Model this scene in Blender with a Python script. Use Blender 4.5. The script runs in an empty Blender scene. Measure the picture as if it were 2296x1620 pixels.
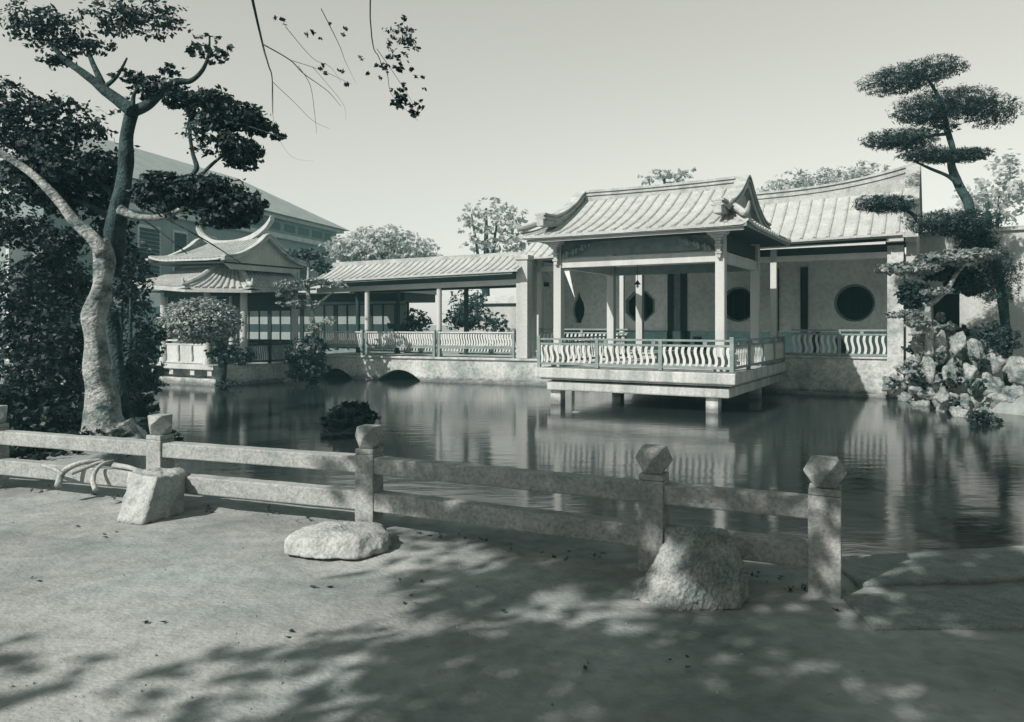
import bpy, bmesh, math, random
import numpy as np
from mathutils import Vector, Matrix, noise

# ------------------------------------------------------------------ camera, world, sun, exposure
S = bpy.context.scene
C = S.collection
F_PX, HOR, CX, CAM_Z = 1700.0, 728.0, 1148.0, 1.75       # focal length and horizon, in a 2296 px wide frame
SUN_AZ, SUN_EL = 50.0, 38.5                               # sun behind the camera, 50 degrees to its left

cam_d = bpy.data.cameras.new('camera')
cam = bpy.data.objects.new('camera', cam_d)
C.objects.link(cam)
cam.location = (0, 0, CAM_Z)
cam.rotation_euler = (math.pi / 2, 0, 0)
cam_d.sensor_width = 36.0
cam_d.lens = F_PX / 2296 * 36
cam_d.shift_y = (HOR - 810.0) / 2296
cam_d.clip_start = 0.05
cam_d.clip_end = 3000
S.camera = cam

w = bpy.data.worlds.new('World')
S.world = w
w.use_nodes = True
nt = w.node_tree
for n in list(nt.nodes):
    nt.nodes.remove(n)
wo = nt.nodes.new('ShaderNodeOutputWorld')
bg = nt.nodes.new('ShaderNodeBackground')
sky = nt.nodes.new('ShaderNodeTexSky')
sky.sky_type = 'NISHITA'
sky.sun_disc = False
sky.sun_elevation = math.radians(SUN_EL)
sky.sun_rotation = math.radians(180 + SUN_AZ)
sky.air_density = 1.0
sky.dust_density = 0.0
sky.ozone_density = 1.0
bw = nt.nodes.new('ShaderNodeSeparateColor')              # the old plate saw mostly blue light
film = nt.nodes.new('ShaderNodeMath')
film.operation = 'POWER'
film.inputs[1].default_value = 0.70
tint = nt.nodes.new('ShaderNodeValToRGB')                 # toned print: dim sky greenish, bright sky warm
tint.color_ramp.elements[0].position = 0.30
tint.color_ramp.elements[0].color = (0.50, 1.0, 0.97, 1)
tint.color_ramp.elements[1].position = 0.52
tint.color_ramp.elements[1].color = (1.0, 0.99, 0.905, 1)
mul = nt.nodes.new('ShaderNodeMix')
mul.data_type = 'RGBA'
mul.blend_type = 'MULTIPLY'
mul.inputs['Factor'].default_value = 1.0
sc_ = nt.nodes.new('ShaderNodeMath')
sc_.operation = 'MULTIPLY'
sc_.inputs[1].default_value = 0.22
nt.links.new(sky.outputs[0], bw.inputs[0])
nt.links.new(bw.outputs[2], film.inputs[0])
gain = nt.nodes.new('ShaderNodeMath')
gain.operation = 'MULTIPLY'
gain.inputs[1].default_value = 1.51
nt.links.new(film.outputs[0], gain.inputs[0])
nt.links.new(film.outputs[0], sc_.inputs[0])
nt.links.new(sc_.outputs[0], tint.inputs[0])
nt.links.new(gain.outputs[0], mul.inputs[6])
nt.links.new(tint.outputs[0], mul.inputs[7])
nt.links.new(mul.outputs[2], bg.inputs[0])
bg.inputs[1].default_value = 0.10
nt.links.new(bg.outputs[0], wo.inputs[0])

sl = bpy.data.lights.new('sun', 'SUN')
sl.energy = 5.0
sl.angle = math.radians(0.6)
sl.color = (1.0, 0.915, 0.86)
sun = bpy.data.objects.new('sun', sl)
C.objects.link(sun)
az, el = math.radians(SUN_AZ), math.radians(SUN_EL)
SUN_DIR = Vector((-math.sin(az) * math.cos(el), -math.cos(az) * math.cos(el), math.sin(el)))
sun.rotation_euler = SUN_DIR.to_track_quat('Z', 'Y').to_euler()
sun.location = SUN_DIR * 60

S.view_settings.view_transform = 'Standard'
S.view_settings.look = 'None'
S.view_settings.gamma = 1.0
S.view_settings.exposure = 0.5
S.view_settings.use_curve_mapping = False
S.render.engine = 'CYCLES'
S.cycles.max_bounces = 6
S.cycles.volume_bounces = 0
S.cycles.use_denoising = True

rng = random.Random(7)
npr = np.random.default_rng(7)

# ------------------------------------------------------------------ helpers
def at(px, py, Y):
    """point seen at pixel (px, py) of the 2296 px frame, Y metres ahead of the camera"""
    return Vector(((px - CX) / F_PX * Y, Y, CAM_Z - (py - HOR) / F_PX * Y))

def gnd(px, py, z=0.0):
    Y = (CAM_Z - z) * F_PX / (py - HOR)
    return Vector(((px - CX) / F_PX * Y, Y, z))

def link(name, me, mat=None, parent=None, loc=None):
    o = bpy.data.objects.new(name, me)
    C.objects.link(o)
    if mat is not None and me is not None and not me.materials:
        me.materials.append(mat)
    if parent is not None:
        o.parent = parent
    if loc is not None:
        o.location = loc
    return o

def tag(o, label=None, cat=None, group=None, kind=None):
    if label: o['label'] = label
    if cat: o['category'] = cat
    if group: o['group'] = group
    if kind: o['kind'] = kind
    return o

def empty(name, loc, rot=0.0, label=None, cat=None, group=None):
    o = bpy.data.objects.new(name, None)
    C.objects.link(o)
    o.location = loc
    o.rotation_euler = (0, 0, rot)
    o.empty_display_size = 0.2
    return tag(o, label, cat, group)

class MB:
    def __init__(s):
        s.v, s.f = [], []
    def quad(s, a, b, c, d):
        n = len(s.v); s.v += [a, b, c, d]; s.f.append((n, n + 1, n + 2, n + 3))
    def poly(s, pts):
        n = len(s.v); s.v += list(pts); s.f.append(tuple(range(n, n + len(pts))))
    def box(s, x0, y0, z0, x1, y1, z1):
        s.hexa([(x0, y0, z0), (x1, y0, z0), (x1, y1, z0), (x0, y1, z0), (x0, y0, z1), (x1, y0, z1), (x1, y1, z1), (x0, y1, z1)])
    def hexa(s, p):
        n = len(s.v); s.v += list(p)
        for f in ((3, 2, 1, 0), (4, 5, 6, 7), (0, 1, 5, 4), (1, 2, 6, 5), (2, 3, 7, 6), (3, 0, 4, 7)):
            s.f.append(tuple(n + i for i in f))
    def bar(s, p, q, wx, wz):
        """square bar from p to q; wx across (horizontal), wz high"""
        p, q = Vector(p), Vector(q)
        d = (q - p).normalized()
        side = d.cross(Vector((0, 0, 1)))
        side = Vector((1, 0, 0)) if side.length < 1e-4 else side.normalized()
        up = side.cross(d).normalized()
        a, b = side * wx / 2, up * wz / 2
        s.hexa([p - a - b, p + a - b, q + a - b, q - a - b, p - a + b, p + a + b, q + a + b, q - a + b])
    def rings(s, rings, cap=True, closed=True):
        k = len(rings[0]); n = len(s.v)
        for r in rings: s.v += list(r)
        for i in range(len(rings) - 1):
            for j in range(k if closed else k - 1):
                j2 = (j + 1) % k
                s.f.append((n + i * k + j, n + i * k + j2, n + (i + 1) * k + j2, n + (i + 1) * k + j))
        if cap and closed:
            s.f.append(tuple(n + j for j in reversed(range(k))))
            s.f.append(tuple(n + (len(rings) - 1) * k + j for j in range(k)))
    def tube(s, pts, rad, k=8, wob=0.0, seed=0):
        pts = [Vector(p) for p in pts]
        rs = []
        ref = None
        for i, p in enumerate(pts):
            d = (pts[min(i + 1, len(pts) - 1)] - pts[max(i - 1, 0)]).normalized()
            if ref is None:
                ref = d.orthogonal().normalized()
            ref = (ref - d * ref.dot(d)).normalized()
            b = d.cross(ref)
            r = rad[i] if hasattr(rad, '__len__') else rad
            ring = []
            for j in range(k):
                t = 2 * math.pi * j / k
                rr = r
                if wob:
                    q = (p * 2.1 + Vector((math.cos(t), math.sin(t), seed)) * 1.3)
                    rr = r * (1 + wob * noise.noise(q))
                ring.append(p + ref * (math.cos(t) * rr) + b * (math.sin(t) * rr))
            rs.append(ring)
        s.rings(rs)
    def mesh(s, name, smooth=False):
        me = bpy.data.meshes.new(name)
        me.from_pydata([tuple(p) for p in s.v], [], s.f)
        if smooth:
            me.polygons.foreach_set('use_smooth', [True] * len(me.polygons))
        me.update()
        return me
    def build(s, name, mat, parent=None, bevel=0.0, smooth=False, loc=None):
        o = link(name, s.mesh(name, smooth), mat, parent, loc)
        if bevel:
            m = o.modifiers.new('bevel', 'BEVEL')
            m.width = bevel; m.segments = 2; m.limit_method = 'ANGLE'
        return o

def spline(pts, n=6):
    """Catmull-Rom through pts"""
    pts = [Vector(p) for p in pts]
    out = []
    for i in range(len(pts) - 1):
        p0, p1, p2, p3 = pts[max(i - 1, 0)], pts[i], pts[i + 1], pts[min(i + 2, len(pts) - 1)]
        for j in range(n):
            t = j / n
            out.append(0.5 * ((2 * p1) + (p2 - p0) * t + (2 * p0 - 5 * p1 + 4 * p2 - p3) * t * t + (3 * p1 - p0 - 3 * p2 + p3) * t ** 3))
    out.append(pts[-1])
    return out

def lerp_list(r, n):
    out = []
    for i in range(len(r) - 1):
        for j in range(n):
            out.append(r[i] + (r[i + 1] - r[i]) * j / n)
    out.append(r[-1])
    return out

# ------------------------------------------------------------------ materials (a green-toned monochrome world)
def tone(v):
    t = min(max((v - 0.005) / 0.28, 0), 1) ** 0.5
    return (v * (0.10 + 0.83 * t), v, v * (1.02 - 0.05 * t), 1)

def mat(name, v, v2=None, scale=3.0, rough=0.85, bump=0.0, bscale=20.0, streak=False, spec=0.3, spots=0.0, stretch=None, detail=6, bdist=0.02, tide=False, patch=0):
    m = bpy.data.materials.new(name)
    m.use_nodes = True
    t = m.node_tree
    b = t.nodes['Principled BSDF']
    b.inputs['Roughness'].default_value = rough
    b.inputs['Specular IOR Level'].default_value = spec
    tc = t.nodes.new('ShaderNodeNewGeometry')
    mp = t.nodes.new('ShaderNodeMapping')
    t.links.new(tc.outputs['Position'], mp.inputs[0])
    if stretch: mp.inputs['Scale'].default_value = stretch
    if streak: mp.inputs['Scale'].default_value = (1, 1, 0.12)
    v2 = v if v2 is None else v2
    no = t.nodes.new('ShaderNodeTexNoise')
    no.inputs['Scale'].default_value = scale
    no.inputs['Detail'].default_value = detail
    no.inputs['Roughness'].default_value = 0.65
    t.links.new(mp.outputs[0], no.inputs['Vector'])
    cr = t.nodes.new('ShaderNodeValToRGB')
    cr.color_ramp.elements[0].position = 0.34
    cr.color_ramp.elements[0].color = tone(v2)
    cr.color_ramp.elements[1].position = 0.62
    cr.color_ramp.elements[1].color = tone(v)
    t.links.new(no.outputs[0], cr.inputs[0])
    last = cr.outputs[0]
    if spots:
        n2 = t.nodes.new('ShaderNodeTexNoise')
        n2.inputs['Scale'].default_value = scale * 9
        n2.inputs['Detail'].default_value = 3
        t.links.new(tc.outputs['Position'], n2.inputs['Vector'])
        c2 = t.nodes.new('ShaderNodeValToRGB')
        c2.color_ramp.elements[0].position = 0.3
        c2.color_ramp.elements[0].color = (1 - spots, 1 - spots, 1 - spots, 1)
        c2.color_ramp.elements[1].position = 0.6
        c2.color_ramp.elements[1].color = (1, 1, 1, 1)
        t.links.new(n2.outputs[0], c2.inputs[0])
        mx = t.nodes.new('ShaderNodeMix')
        mx.data_type = 'RGBA'; mx.blend_type = 'MULTIPLY'
        mx.inputs['Factor'].default_value = 1
        t.links.new(last, mx.inputs[6]); t.links.new(c2.outputs[0], mx.inputs[7])
        last = mx.outputs[2]
    if tide or patch:
        sp = t.nodes.new('ShaderNodeSeparateXYZ'); t.links.new(tc.outputs['Position'], sp.inputs[0])
        n4 = t.nodes.new('ShaderNodeTexNoise'); n4.inputs['Scale'].default_value = 3.0 if tide else patch; n4.inputs['Detail'].default_value = 4
        t.links.new(tc.outputs['Position'], n4.inputs['Vector'])
        mr = t.nodes.new('ShaderNodeMapRange')
        if tide:
            ma = t.nodes.new('ShaderNodeMath'); ma.operation = 'MULTIPLY_ADD'; ma.inputs[1].default_value = 0.30
            t.links.new(n4.outputs[0], ma.inputs[0]); t.links.new(sp.outputs[2], ma.inputs[2])
            t.links.new(ma.outputs[0], mr.inputs[0])
            mr.inputs[1].default_value = -0.22; mr.inputs[2].default_value = -0.10; mr.inputs[3].default_value = 0.42; mr.inputs[4].default_value = 1.0
        else:
            t.links.new(n4.outputs[0], mr.inputs[0])
            mr.inputs[1].default_value = 0.38; mr.inputs[2].default_value = 0.60; mr.inputs[3].default_value = 0.72; mr.inputs[4].default_value = 1.08
        m4 = t.nodes.new('ShaderNodeMix'); m4.data_type = 'RGBA'; m4.blend_type = 'MULTIPLY'; m4.inputs['Factor'].default_value = 1
        t.links.new(last, m4.inputs[6]); t.links.new(mr.outputs[0], m4.inputs[7]); last = m4.outputs[2]
    t.links.new(last, b.inputs['Base Color'])
    if bump:
        n3 = t.nodes.new('ShaderNodeTexNoise')
        n3.inputs['Scale'].default_value = bscale
        n3.inputs['Detail'].default_value = 5
        t.links.new(mp.outputs[0], n3.inputs['Vector'])
        bp = t.nodes.new('ShaderNodeBump')
        bp.inputs['Strength'].default_value = bump
        bp.inputs['Distance'].default_value = bdist
        t.links.new(n3.outputs[0], bp.inputs['Height'])
        t.links.new(bp.outputs[0], b.inputs['Normal'])
    return m

def leaf_mat(name, v, v2, rough=0.55, spec=0.35, trans=0.25):
    m = bpy.data.materials.new(name)
    m.use_nodes = True
    t = m.node_tree
    b = t.nodes['Principled BSDF']
    b.inputs['Roughness'].default_value = rough
    b.inputs['Specular IOR Level'].default_value = spec
    g = t.nodes.new('ShaderNodeNewGeometry')
    cr = t.nodes.new('ShaderNodeValToRGB')
    cr.color_ramp.elements[0].color = tone(v)
    cr.color_ramp.elements[1].color = tone(v2)
    t.links.new(g.outputs['Random Per Island'], cr.inputs[0])
    t.links.new(cr.outputs[0], b.inputs['Base Color'])
    tr = t.nodes.new('ShaderNodeBsdfTranslucent')
    t.links.new(cr.outputs[0], tr.inputs[0])
    mx = t.nodes.new('ShaderNodeMixShader')
    mx.inputs[0].default_value = trans
    t.links.new(b.outputs[0], mx.inputs[1]); t.links.new(tr.outputs[0], mx.inputs[2])
    t.links.new(mx.outputs[0], t.nodes['Material Output'].inputs[0])
    return m

M = dict(
    white=mat('lime_plaster', 0.43, 0.31, 1.5, 0.9, 0.2, 30, streak=True, spots=0.15),
    column=mat('painted_column', 0.43, 0.344, 2.0, 0.75, 0.15, 25, streak=True, spots=0.08),
    wall=mat('grey_plaster', 0.70, 0.55, 0.8, 0.9, 0.2, 18, spots=0.2),
    base=mat('weathered_base_plaster', 0.447, 0.224, 1.1, 0.92, 0.5, 9, spots=0.35, tide=True),
    slab=mat('weathered_stone_slab', 0.43, 0.241, 2.4, 0.9, 0.4, 12, streak=True, spots=0.25, tide=True),
    wood=mat('painted_timber', 0.189, 0.12, 4, 0.6, 0.1, 40),
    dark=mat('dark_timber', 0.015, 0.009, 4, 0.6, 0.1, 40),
    rail=mat('grey_rail_timber', 0.215, 0.146, 4, 0.6, 0.1, 40),
    balus=mat('white_baluster', 0.447, 0.378, 4, 0.55),
    tile=mat('roof_tile', 0.396, 0.31, 2.0, 0.85, 0.35, 14, spots=0.25),
    tiledark=mat('roof_tile_row', 0.37, 0.258, 4, 0.85, 0.35, 14, spots=0.3),
    ridge=mat('ridge_plaster', 0.413, 0.258, 3, 0.9, 0.25, 16, spots=0.3),
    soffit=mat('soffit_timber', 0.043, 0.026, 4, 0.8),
    granite=mat('fence_granite', 0.344, 0.241, 4, 0.9, 0.7, 70, spots=0.35, bdist=0.01),
    rock=mat('foreground_rock', 0.34, 0.18, 6, 0.95, 1.0, 45, spots=0.45, bdist=0.02),
    rockpale=mat('pale_boulder', 0.396, 0.241, 5, 0.95, 0.8, 40, spots=0.3, bdist=0.015),
    coral=mat('coral_stone', 0.33, 0.08, 3.0, 0.95, 0.8, 9, spots=0.55, bdist=0.05),
    bark=mat('pale_bark', 0.36, 0.06, 3.0, 0.95, 1.0, 14, spots=0.45, bdist=0.05, stretch=(1, 1, 1.4)),
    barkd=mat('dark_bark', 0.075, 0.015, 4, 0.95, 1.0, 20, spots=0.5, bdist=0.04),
    sand=mat('sandy_ground', 0.318, 0.232, 0.9, 0.97, 0.45, 34, spots=0.22, spec=0.1, stretch=(0.75, 1.0, 1), bdist=0.025, patch=0.7),
    slabg=mat('path_slab', 0.258, 0.172, 8, 0.95, 0.6, 60, spots=0.3),
    brick=mat('old_brick', 0.069, 0.043, 6, 0.95, 0.5, 25, spots=0.4),
    far=mat('far_wall', 0.224, 0.163, 0.6, 0.9),
    farroof=mat('far_roof', 0.292, 0.232, 1.2, 0.9, 0.3, 6),
    farpanel=mat('far_panel', 0.103, 0.077, 1.2, 0.9),
    shutter=mat('dark_shutter', 0.03, 0.022, 6, 0.7),
    shoji=mat('paper_screen', 0.24, 0.20, 1.0, 0.9),  # eave shade put into the paper colour
    pebble=mat('pebble_stone', 0.258, 0.138, 30, 0.9),
    leafk=leaf_mat('leaf_deep_shade', 0.010, 0.030),  # leaf colour darkened to stand in for deep shade
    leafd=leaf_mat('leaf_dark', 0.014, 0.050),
    leafm=leaf_mat('leaf_mid', 0.03, 0.10),
    leafl=leaf_mat('leaf_light', 0.10, 0.32),
    leaff=leaf_mat('leaf_far_haze_tint', 0.34, 0.58, trans=0.45),  # leaf colour paled in place of distance haze
    leafp=leaf_mat('leaf_pine', 0.022, 0.06),
    leafb=leaf_mat('leaf_ball', 0.10, 0.42),
)

# ------------------------------------------------------------------ foliage: many small leaf faces
def leaf_mesh(name, blobs, size, dens=1.0, flat=0.35, seed=1, needle=False, shell=0.45):
    """blobs: (centre, (rx, ry, rz), count). Leaves sit through the outer part of each ellipsoid, broken into twigs."""
    r = np.random.default_rng(seed)
    P, N = [], []
    for c, rad, n in blobs:
        n = max(int(n * dens), 4)
        nt_ = max(n // 7, 3)                                # twig centres, leaves gathered round them
        d = r.normal(size=(nt_, 3)); d /= np.linalg.norm(d, axis=1)[:, None]
        q = r.random(nt_) ** shell
        tw = d * q[:, None]
        k = r.integers(0, nt_, n)
        p = tw[k] + r.normal(size=(n, 3)) * 0.07
        P.append(np.array(c) + p * np.array(rad))
        nn = p / (np.array(rad) + 1e-6)
        nn /= (np.linalg.norm(nn, axis=1)[:, None] + 1e-6)
        N.append(nn)
    P, N = np.concatenate(P), np.concatenate(N)
    n = len(P)
    nor = N * 0.7 + r.normal(size=(n, 3)) * 0.55 + np.array([0, 0, flat])
    nor /= np.linalg.norm(nor, axis=1)[:, None]
    t = r.normal(size=(n, 3))
    t -= nor * (t * nor).sum(1)[:, None]
    t /= np.linalg.norm(t, axis=1)[:, None]
    b = np.cross(nor, t)
    s = size * r.uniform(0.65, 1.35, n)[:, None]
    wd = 0.14 if needle else 0.5
    v = np.empty((n, 4, 3))
    v[:, 0] = P - t * s * 0.5
    v[:, 1] = P + b * s * wd * 0.55 - nor * s * 0.08
    v[:, 2] = P + t * s * 0.5
    v[:, 3] = P - b * s * wd * 0.55 - nor * s * 0.08
    me = bpy.data.meshes.new(name)
    me.vertices.add(n * 4)
    me.vertices.foreach_set('co', v.reshape(-1))
    me.loops.add(n * 4)
    me.loops.foreach_set('vertex_index', np.arange(n * 4, dtype=np.int32))
    me.polygons.add(n)
    me.polygons.foreach_set('loop_start', np.arange(0, n * 4, 4, dtype=np.int32))
    me.update(calc_edges=True)
    return me

def pxblob(px, py, rx, ry, Y, n, depth=None):
    """ellipsoid that covers rx x ry pixels about (px, py), Y metres away"""
    k = Y / F_PX
    return (tuple(at(px, py, Y)), (rx * k, (depth if depth else min(rx, ry * 1.6) * k), ry * k), n)

# ------------------------------------------------------------------ setting: ground, pond
def frame(x, y, rot):
    c, s = math.cos(rot), math.sin(rot)
    return lambda X, Y: (x + c * X - s * Y, y + s * X + c * Y)

ROT_P = -math.radians(30.18)
ROT_C = -math.radians(23.2)
PV0, CO0, KP0 = (4.996, 18.79), (1.02, 27.5), (-10.4, 27.1)
pv, co, kp = frame(*PV0, ROT_P), frame(*CO0, ROT_C), frame(*KP0, ROT_P)

POND = [(-5.3, 8.75), (-3.4, 7.95), (-1.1, 7.15), (1.1, 6.1), (2.1, 5.72), (3.2, 5.72), (5, 6.3), (8, 7.2), (12.5, 9), (14.5, 12.5), (14.8, 15.5),
        (12.9, 17.4), (12.2, 19), (11.7, 20.6), (11.9, 22.6), pv(3.3, 7.0), pv(-8.8, 7.0), (1.3, 27.8), co(-0.9, 0.3), co(-4.6, 0.3), co(-4.7, 2.7), co(-10.2, 2.7), co(-10.3, 0.9),
        kp(0.3, 3.6), kp(-0.25, 1.2), kp(-1.0, 0.3), kp(-3.9, 0.3), (-14.0, 27.0), (-12.2, 23), (-10.0, 19), (-7.8, 15.2), (-5.95, 12.4), (-5.6, 11.2)]

def pond_sd(x, y):
    """signed distance to the pond outline, negative inside (arrays)"""
    P = np.array(POND)
    d = np.full(x.shape, 1e9)
    ins = np.zeros(x.shape, bool)
    for i in range(len(P)):
        ax, ay = P[i]; bx, by = P[(i + 1) % len(P)]
        ex, ey = bx - ax, by - ay
        t = np.clip(((x - ax) * ex + (y - ay) * ey) / (ex * ex + ey * ey), 0, 1)
        d = np.minimum(d, np.hypot(x - ax - t * ex, y - ay - t * ey))
        c = (ay > y) != (by > y)
        with np.errstate(divide='ignore', invalid='ignore'):
            xi = ax + (y - ay) / (by - ay if by != ay else 1e-9) * ex
        ins ^= c & (x < xi)
    return np.where(ins, -d, d)

def axis(parts):
    out = []
    for a, b, st in parts:
        out.append(np.arange(a, b, st))
    return np.concatenate(out)

gx = axis([(-900, -100, 100), (-100, -20, 8), (-20, -7.5, 0.35), (-7.5, 5, 0.05), (5, 16, 0.3), (16, 100, 7), (100, 1000, 100)])
gy = axis([(-200, -20, 30), (-20, 2.6, 0.9), (2.6, 8.4, 0.05), (8.4, 40, 0.3), (40, 100, 6), (100, 1600, 100)])
X, Y = np.meshgrid(gx, gy)
sd = pond_sd(X, Y)
Z = np.where(sd > 0, 0.0, -np.clip(-sd / 0.4, 0, 1) * 1.1)
near = (X > -7.6) & (X < 5.1) & (Y > 2.5) & (Y < 8.5)
nz = np.zeros(X.shape)
for iy, ix in zip(*np.where(near)):
    a, b = X[iy, ix], Y[iy, ix]
    nz[iy, ix] = 0.010 * noise.noise((a * 2.2 - b, b * 3.1, 9)) + 0.016 * noise.noise((a * 0.9, b * 1.6, 1)) + 0.007 * noise.noise((a * 3 + b * 1.5, b * 7 - a * 2, 3)) + 0.004 * noise.noise((a * 9, b * 16, 5))
Z = Z + nz * np.clip(sd / 0.3, 0, 1)
ny, nx = X.shape
co3 = np.stack([X, Y, Z], -1).reshape(-1, 3)
idx = np.arange(ny * nx).reshape(ny, nx)
q = np.stack([idx[:-1, :-1], idx[:-1, 1:], idx[1:, 1:], idx[1:, :-1]], -1).reshape(-1, 4)
me = bpy.data.meshes.new('ground')
me.vertices.add(len(co3)); me.vertices.foreach_set('co', co3.reshape(-1))
me.loops.add(q.size); me.loops.foreach_set('vertex_index', q.reshape(-1).astype(np.int32))
me.polygons.add(len(q)); me.polygons.foreach_set('loop_start', np.arange(0, q.size, 4, dtype=np.int32))
me.polygons.foreach_set('use_smooth', np.ones(len(q), bool))
me.update(calc_edges=True)
tag(link('ground', me, M['sand']), kind='structure')

WATER_Z = -0.45
wm = bpy.data.materials.new('pond_water')
wm.use_nodes = True
t = wm.node_tree
b = t.nodes['Principled BSDF']
b.inputs['Base Color'].default_value = (0.014, 0.021, 0.020, 1)
b.inputs['Roughness'].default_value = 0.10
b.inputs['IOR'].default_value = 3.3
g = t.nodes.new('ShaderNodeNewGeometry')
mp = t.nodes.new('ShaderNodeMapping'); mp.inputs['Scale'].default_value = (0.55, 1.6, 1)
t.links.new(g.outputs['Position'], mp.inputs[0])
n1 = t.nodes.new('ShaderNodeTexNoise'); n1.inputs['Scale'].default_value = 2.4; n1.inputs['Detail'].default_value = 4
t.links.new(mp.outputs[0], n1.inputs['Vector'])
n2 = t.nodes.new('ShaderNodeTexNoise'); n2.inputs['Scale'].default_value = 11; n2.inputs['Detail'].default_value = 3
t.links.new(mp.outputs[0], n2.inputs['Vector'])
ad = t.nodes.new('ShaderNodeMath'); ad.operation = 'MULTIPLY_ADD'; ad.inputs[1].default_value = 0.10
t.links.new(n2.outputs[0], ad.inputs[0]); t.links.new(n1.outputs[0], ad.inputs[2])
bp = t.nodes.new('ShaderNodeBump'); bp.inputs['Strength'].default_value = 0.10; bp.inputs['Distance'].default_value = 0.05
t.links.new(ad.outputs[0], bp.inputs['Height']); t.links.new(bp.outputs[0], b.inputs['Normal'])
m = MB(); m.quad((-30, 4.5, WATER_Z), (25, 4.5, WATER_Z), (25, 33.5, WATER_Z), (-30, 33.5, WATER_Z))
tag(m.build('water', wm), kind='structure')

# ------------------------------------------------------------------ parts shared by the buildings
def baluster_mesh(h, wd=0.075, amp=0.028, dp=0.03, n=7):
    m = MB(); rs = []
    for i in range(n):
        tt = i / (n - 1)
        x = amp * math.sin(2 * math.pi * tt)
        z = h * tt
        rs.append([(x - wd / 2, -dp / 2, z), (x + wd / 2, -dp / 2, z), (x + wd / 2, dp / 2, z), (x - wd / 2, dp / 2, z)])
    m.rings(rs)
    return m.mesh('baluster')

def railing(parent, p0, p1, zt, zb, n, posts=(), top=True, mats=('rail', 'balus'), bw_=0.075, gap=None):
    """railing from p0 to p1 (x, y): a part with sub-parts 'baluster' and 'railing_post'"""
    p0, p1 = Vector((*p0, 0)), Vector((*p1, 0))
    d = p1 - p0; L = d.length; ang = math.atan2(d.y, d.x)
    m = MB()
    rails = [(zb, 0.06), (zt - 0.16, 0.05)] + ([(zt - 0.03, 0.05)] if top else [])
    for z, hh in rails:
        m.box(0, -0.03, z - hh / 2, L, 0.03, z + hh / 2)
    if top:
        k = max(int(L / 1.1), 1)
        for i in range(k):
            x = (i + 0.5) * L / k
            m.box(x - 0.05, -0.022, zt - 0.134, x + 0.05, 0.022, zt - 0.056)
    r = m.build('railing', M[mats[0]], parent)
    r.location = p0; r.rotation_euler = (0, 0, ang)
    h0, h1 = zb + 0.031, zt - 0.186
    bm_ = baluster_mesh(h1 - h0, bw_)
    bm_.materials.append(M[mats[1]])
    for i in range(n):
        x = (i + 0.5) * L / n
        if any(abs(x - q_) < 0.07 for q_ in posts): continue
        link('baluster', bm_, None, r, (x, 0, h0))
    for x in posts:
        mm = MB(); mm.box(x - 0.05, -0.05, zb - 0.1, x + 0.05, 0.05, zt - 0.02 if 0.1 < x < L - 0.1 else zt + 0.06)
        mm.build('railing_post', M[mats[0]], r, 0.008)
    return r

def roof_face(parent, e0, e1, t0, t1, nrows, sag=0.12, lift0=0.0, lift1=0.0, thick=0.07, r=0.05, name='roof', rowmat='tiledark', nseg=10, skip=None):
    """tiled roof slope from eave e0-e1 up to t0-t1, with half-round rows of tiles as sub-parts"""
    e0, e1, t0, t1 = map(Vector, (e0, e1, t0, t1))
    def P(u, v):
        p = (e0.lerp(e1, u)).lerp(t0.lerp(t1, u), v)
        z = -sag * math.sin(math.pi * v) ** 1.0
        z += (lift0 * max(0, 1 - u * 4) ** 2 + lift1 * max(0, 1 - (1 - u) * 4) ** 2) * (1 - v) ** 1.5
        return p + Vector((0, 0, z))
    nu, nv = 28, nseg
    m = MB()
    for k in range(2):
        n0 = len(m.v)
        for i in range(nu + 1):
            for j in range(nv + 1):
                m.v.append(P(i / nu, j / nv) - Vector((0, 0, thick * k)))
        for i in range(nu):
            for j in range(nv):
                a = n0 + i * (nv + 1) + j
                f = (a, a + nv + 1, a + nv + 2, a + 1)
                m.f.append(f if k == 0 else f[::-1])
    N = (nu + 1) * (nv + 1)
    for i in range(nu):
        a = i * (nv + 1); m.f.append((a, a + N, a + nv + 1 + N, a + nv + 1))
        a = i * (nv + 1) + nv; m.f.append((a, a + nv + 1, a + nv + 1 + N, a + N))
    for j in range(nv):
        m.f.append((j, j + 1, j + 1 + N, j + N))
        a = nu * (nv + 1) + j; m.f.append((a, a + N, a + 1 + N, a + 1))
    ro = m.build(name, M['tile'], parent, smooth=False)
    for i in range(nrows):
        u = (i + 0.5) / nrows
        if skip and skip(u): continue
        du = (e1 - e0).normalized()
        mm = MB()
        L = (t0.lerp(t1, u) - e0.lerp(e1, u)).length
        nt_ = max(int(L / 0.26), 2)
        k = 6
        rs = []
        for j in range(nt_):
            for v, rr in ((j / nt_ + 0.0005, r * (1.25 if j == 0 else 1.05)), ((j + 1) / nt_ - 0.0005, r * 0.95)):
                p = P(u, v); q_ = P(u, min(v + 0.05, 1)) - P(u, max(v - 0.05, 0))
                up = du.cross(q_).normalized()
                if up.z < 0: up = -up
                jit = 0.004 * noise.noise((i * 3.7, j * 1.9, e0.x))
                rs.append([p + du * (math.cos(a_) * rr + jit) + up * (math.sin(a_) * rr - 0.012) for a_ in [math.pi * s_ / k for s_ in range(k + 1)]])
        n0 = len(mm.v)
        for r_ in rs: mm.v += r_
        for a_ in range(len(rs) - 1):
            for s_ in range(k):
                q0 = n0 + a_ * (k + 1) + s_
                mm.f.append((q0, q0 + 1, q0 + k + 2, q0 + k + 1))
        mm.f.append(tuple(range(n0 + k, n0 - 1, -1)))
        mm.build('tile_row', M[rowmat], ro)
    return ro

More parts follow.
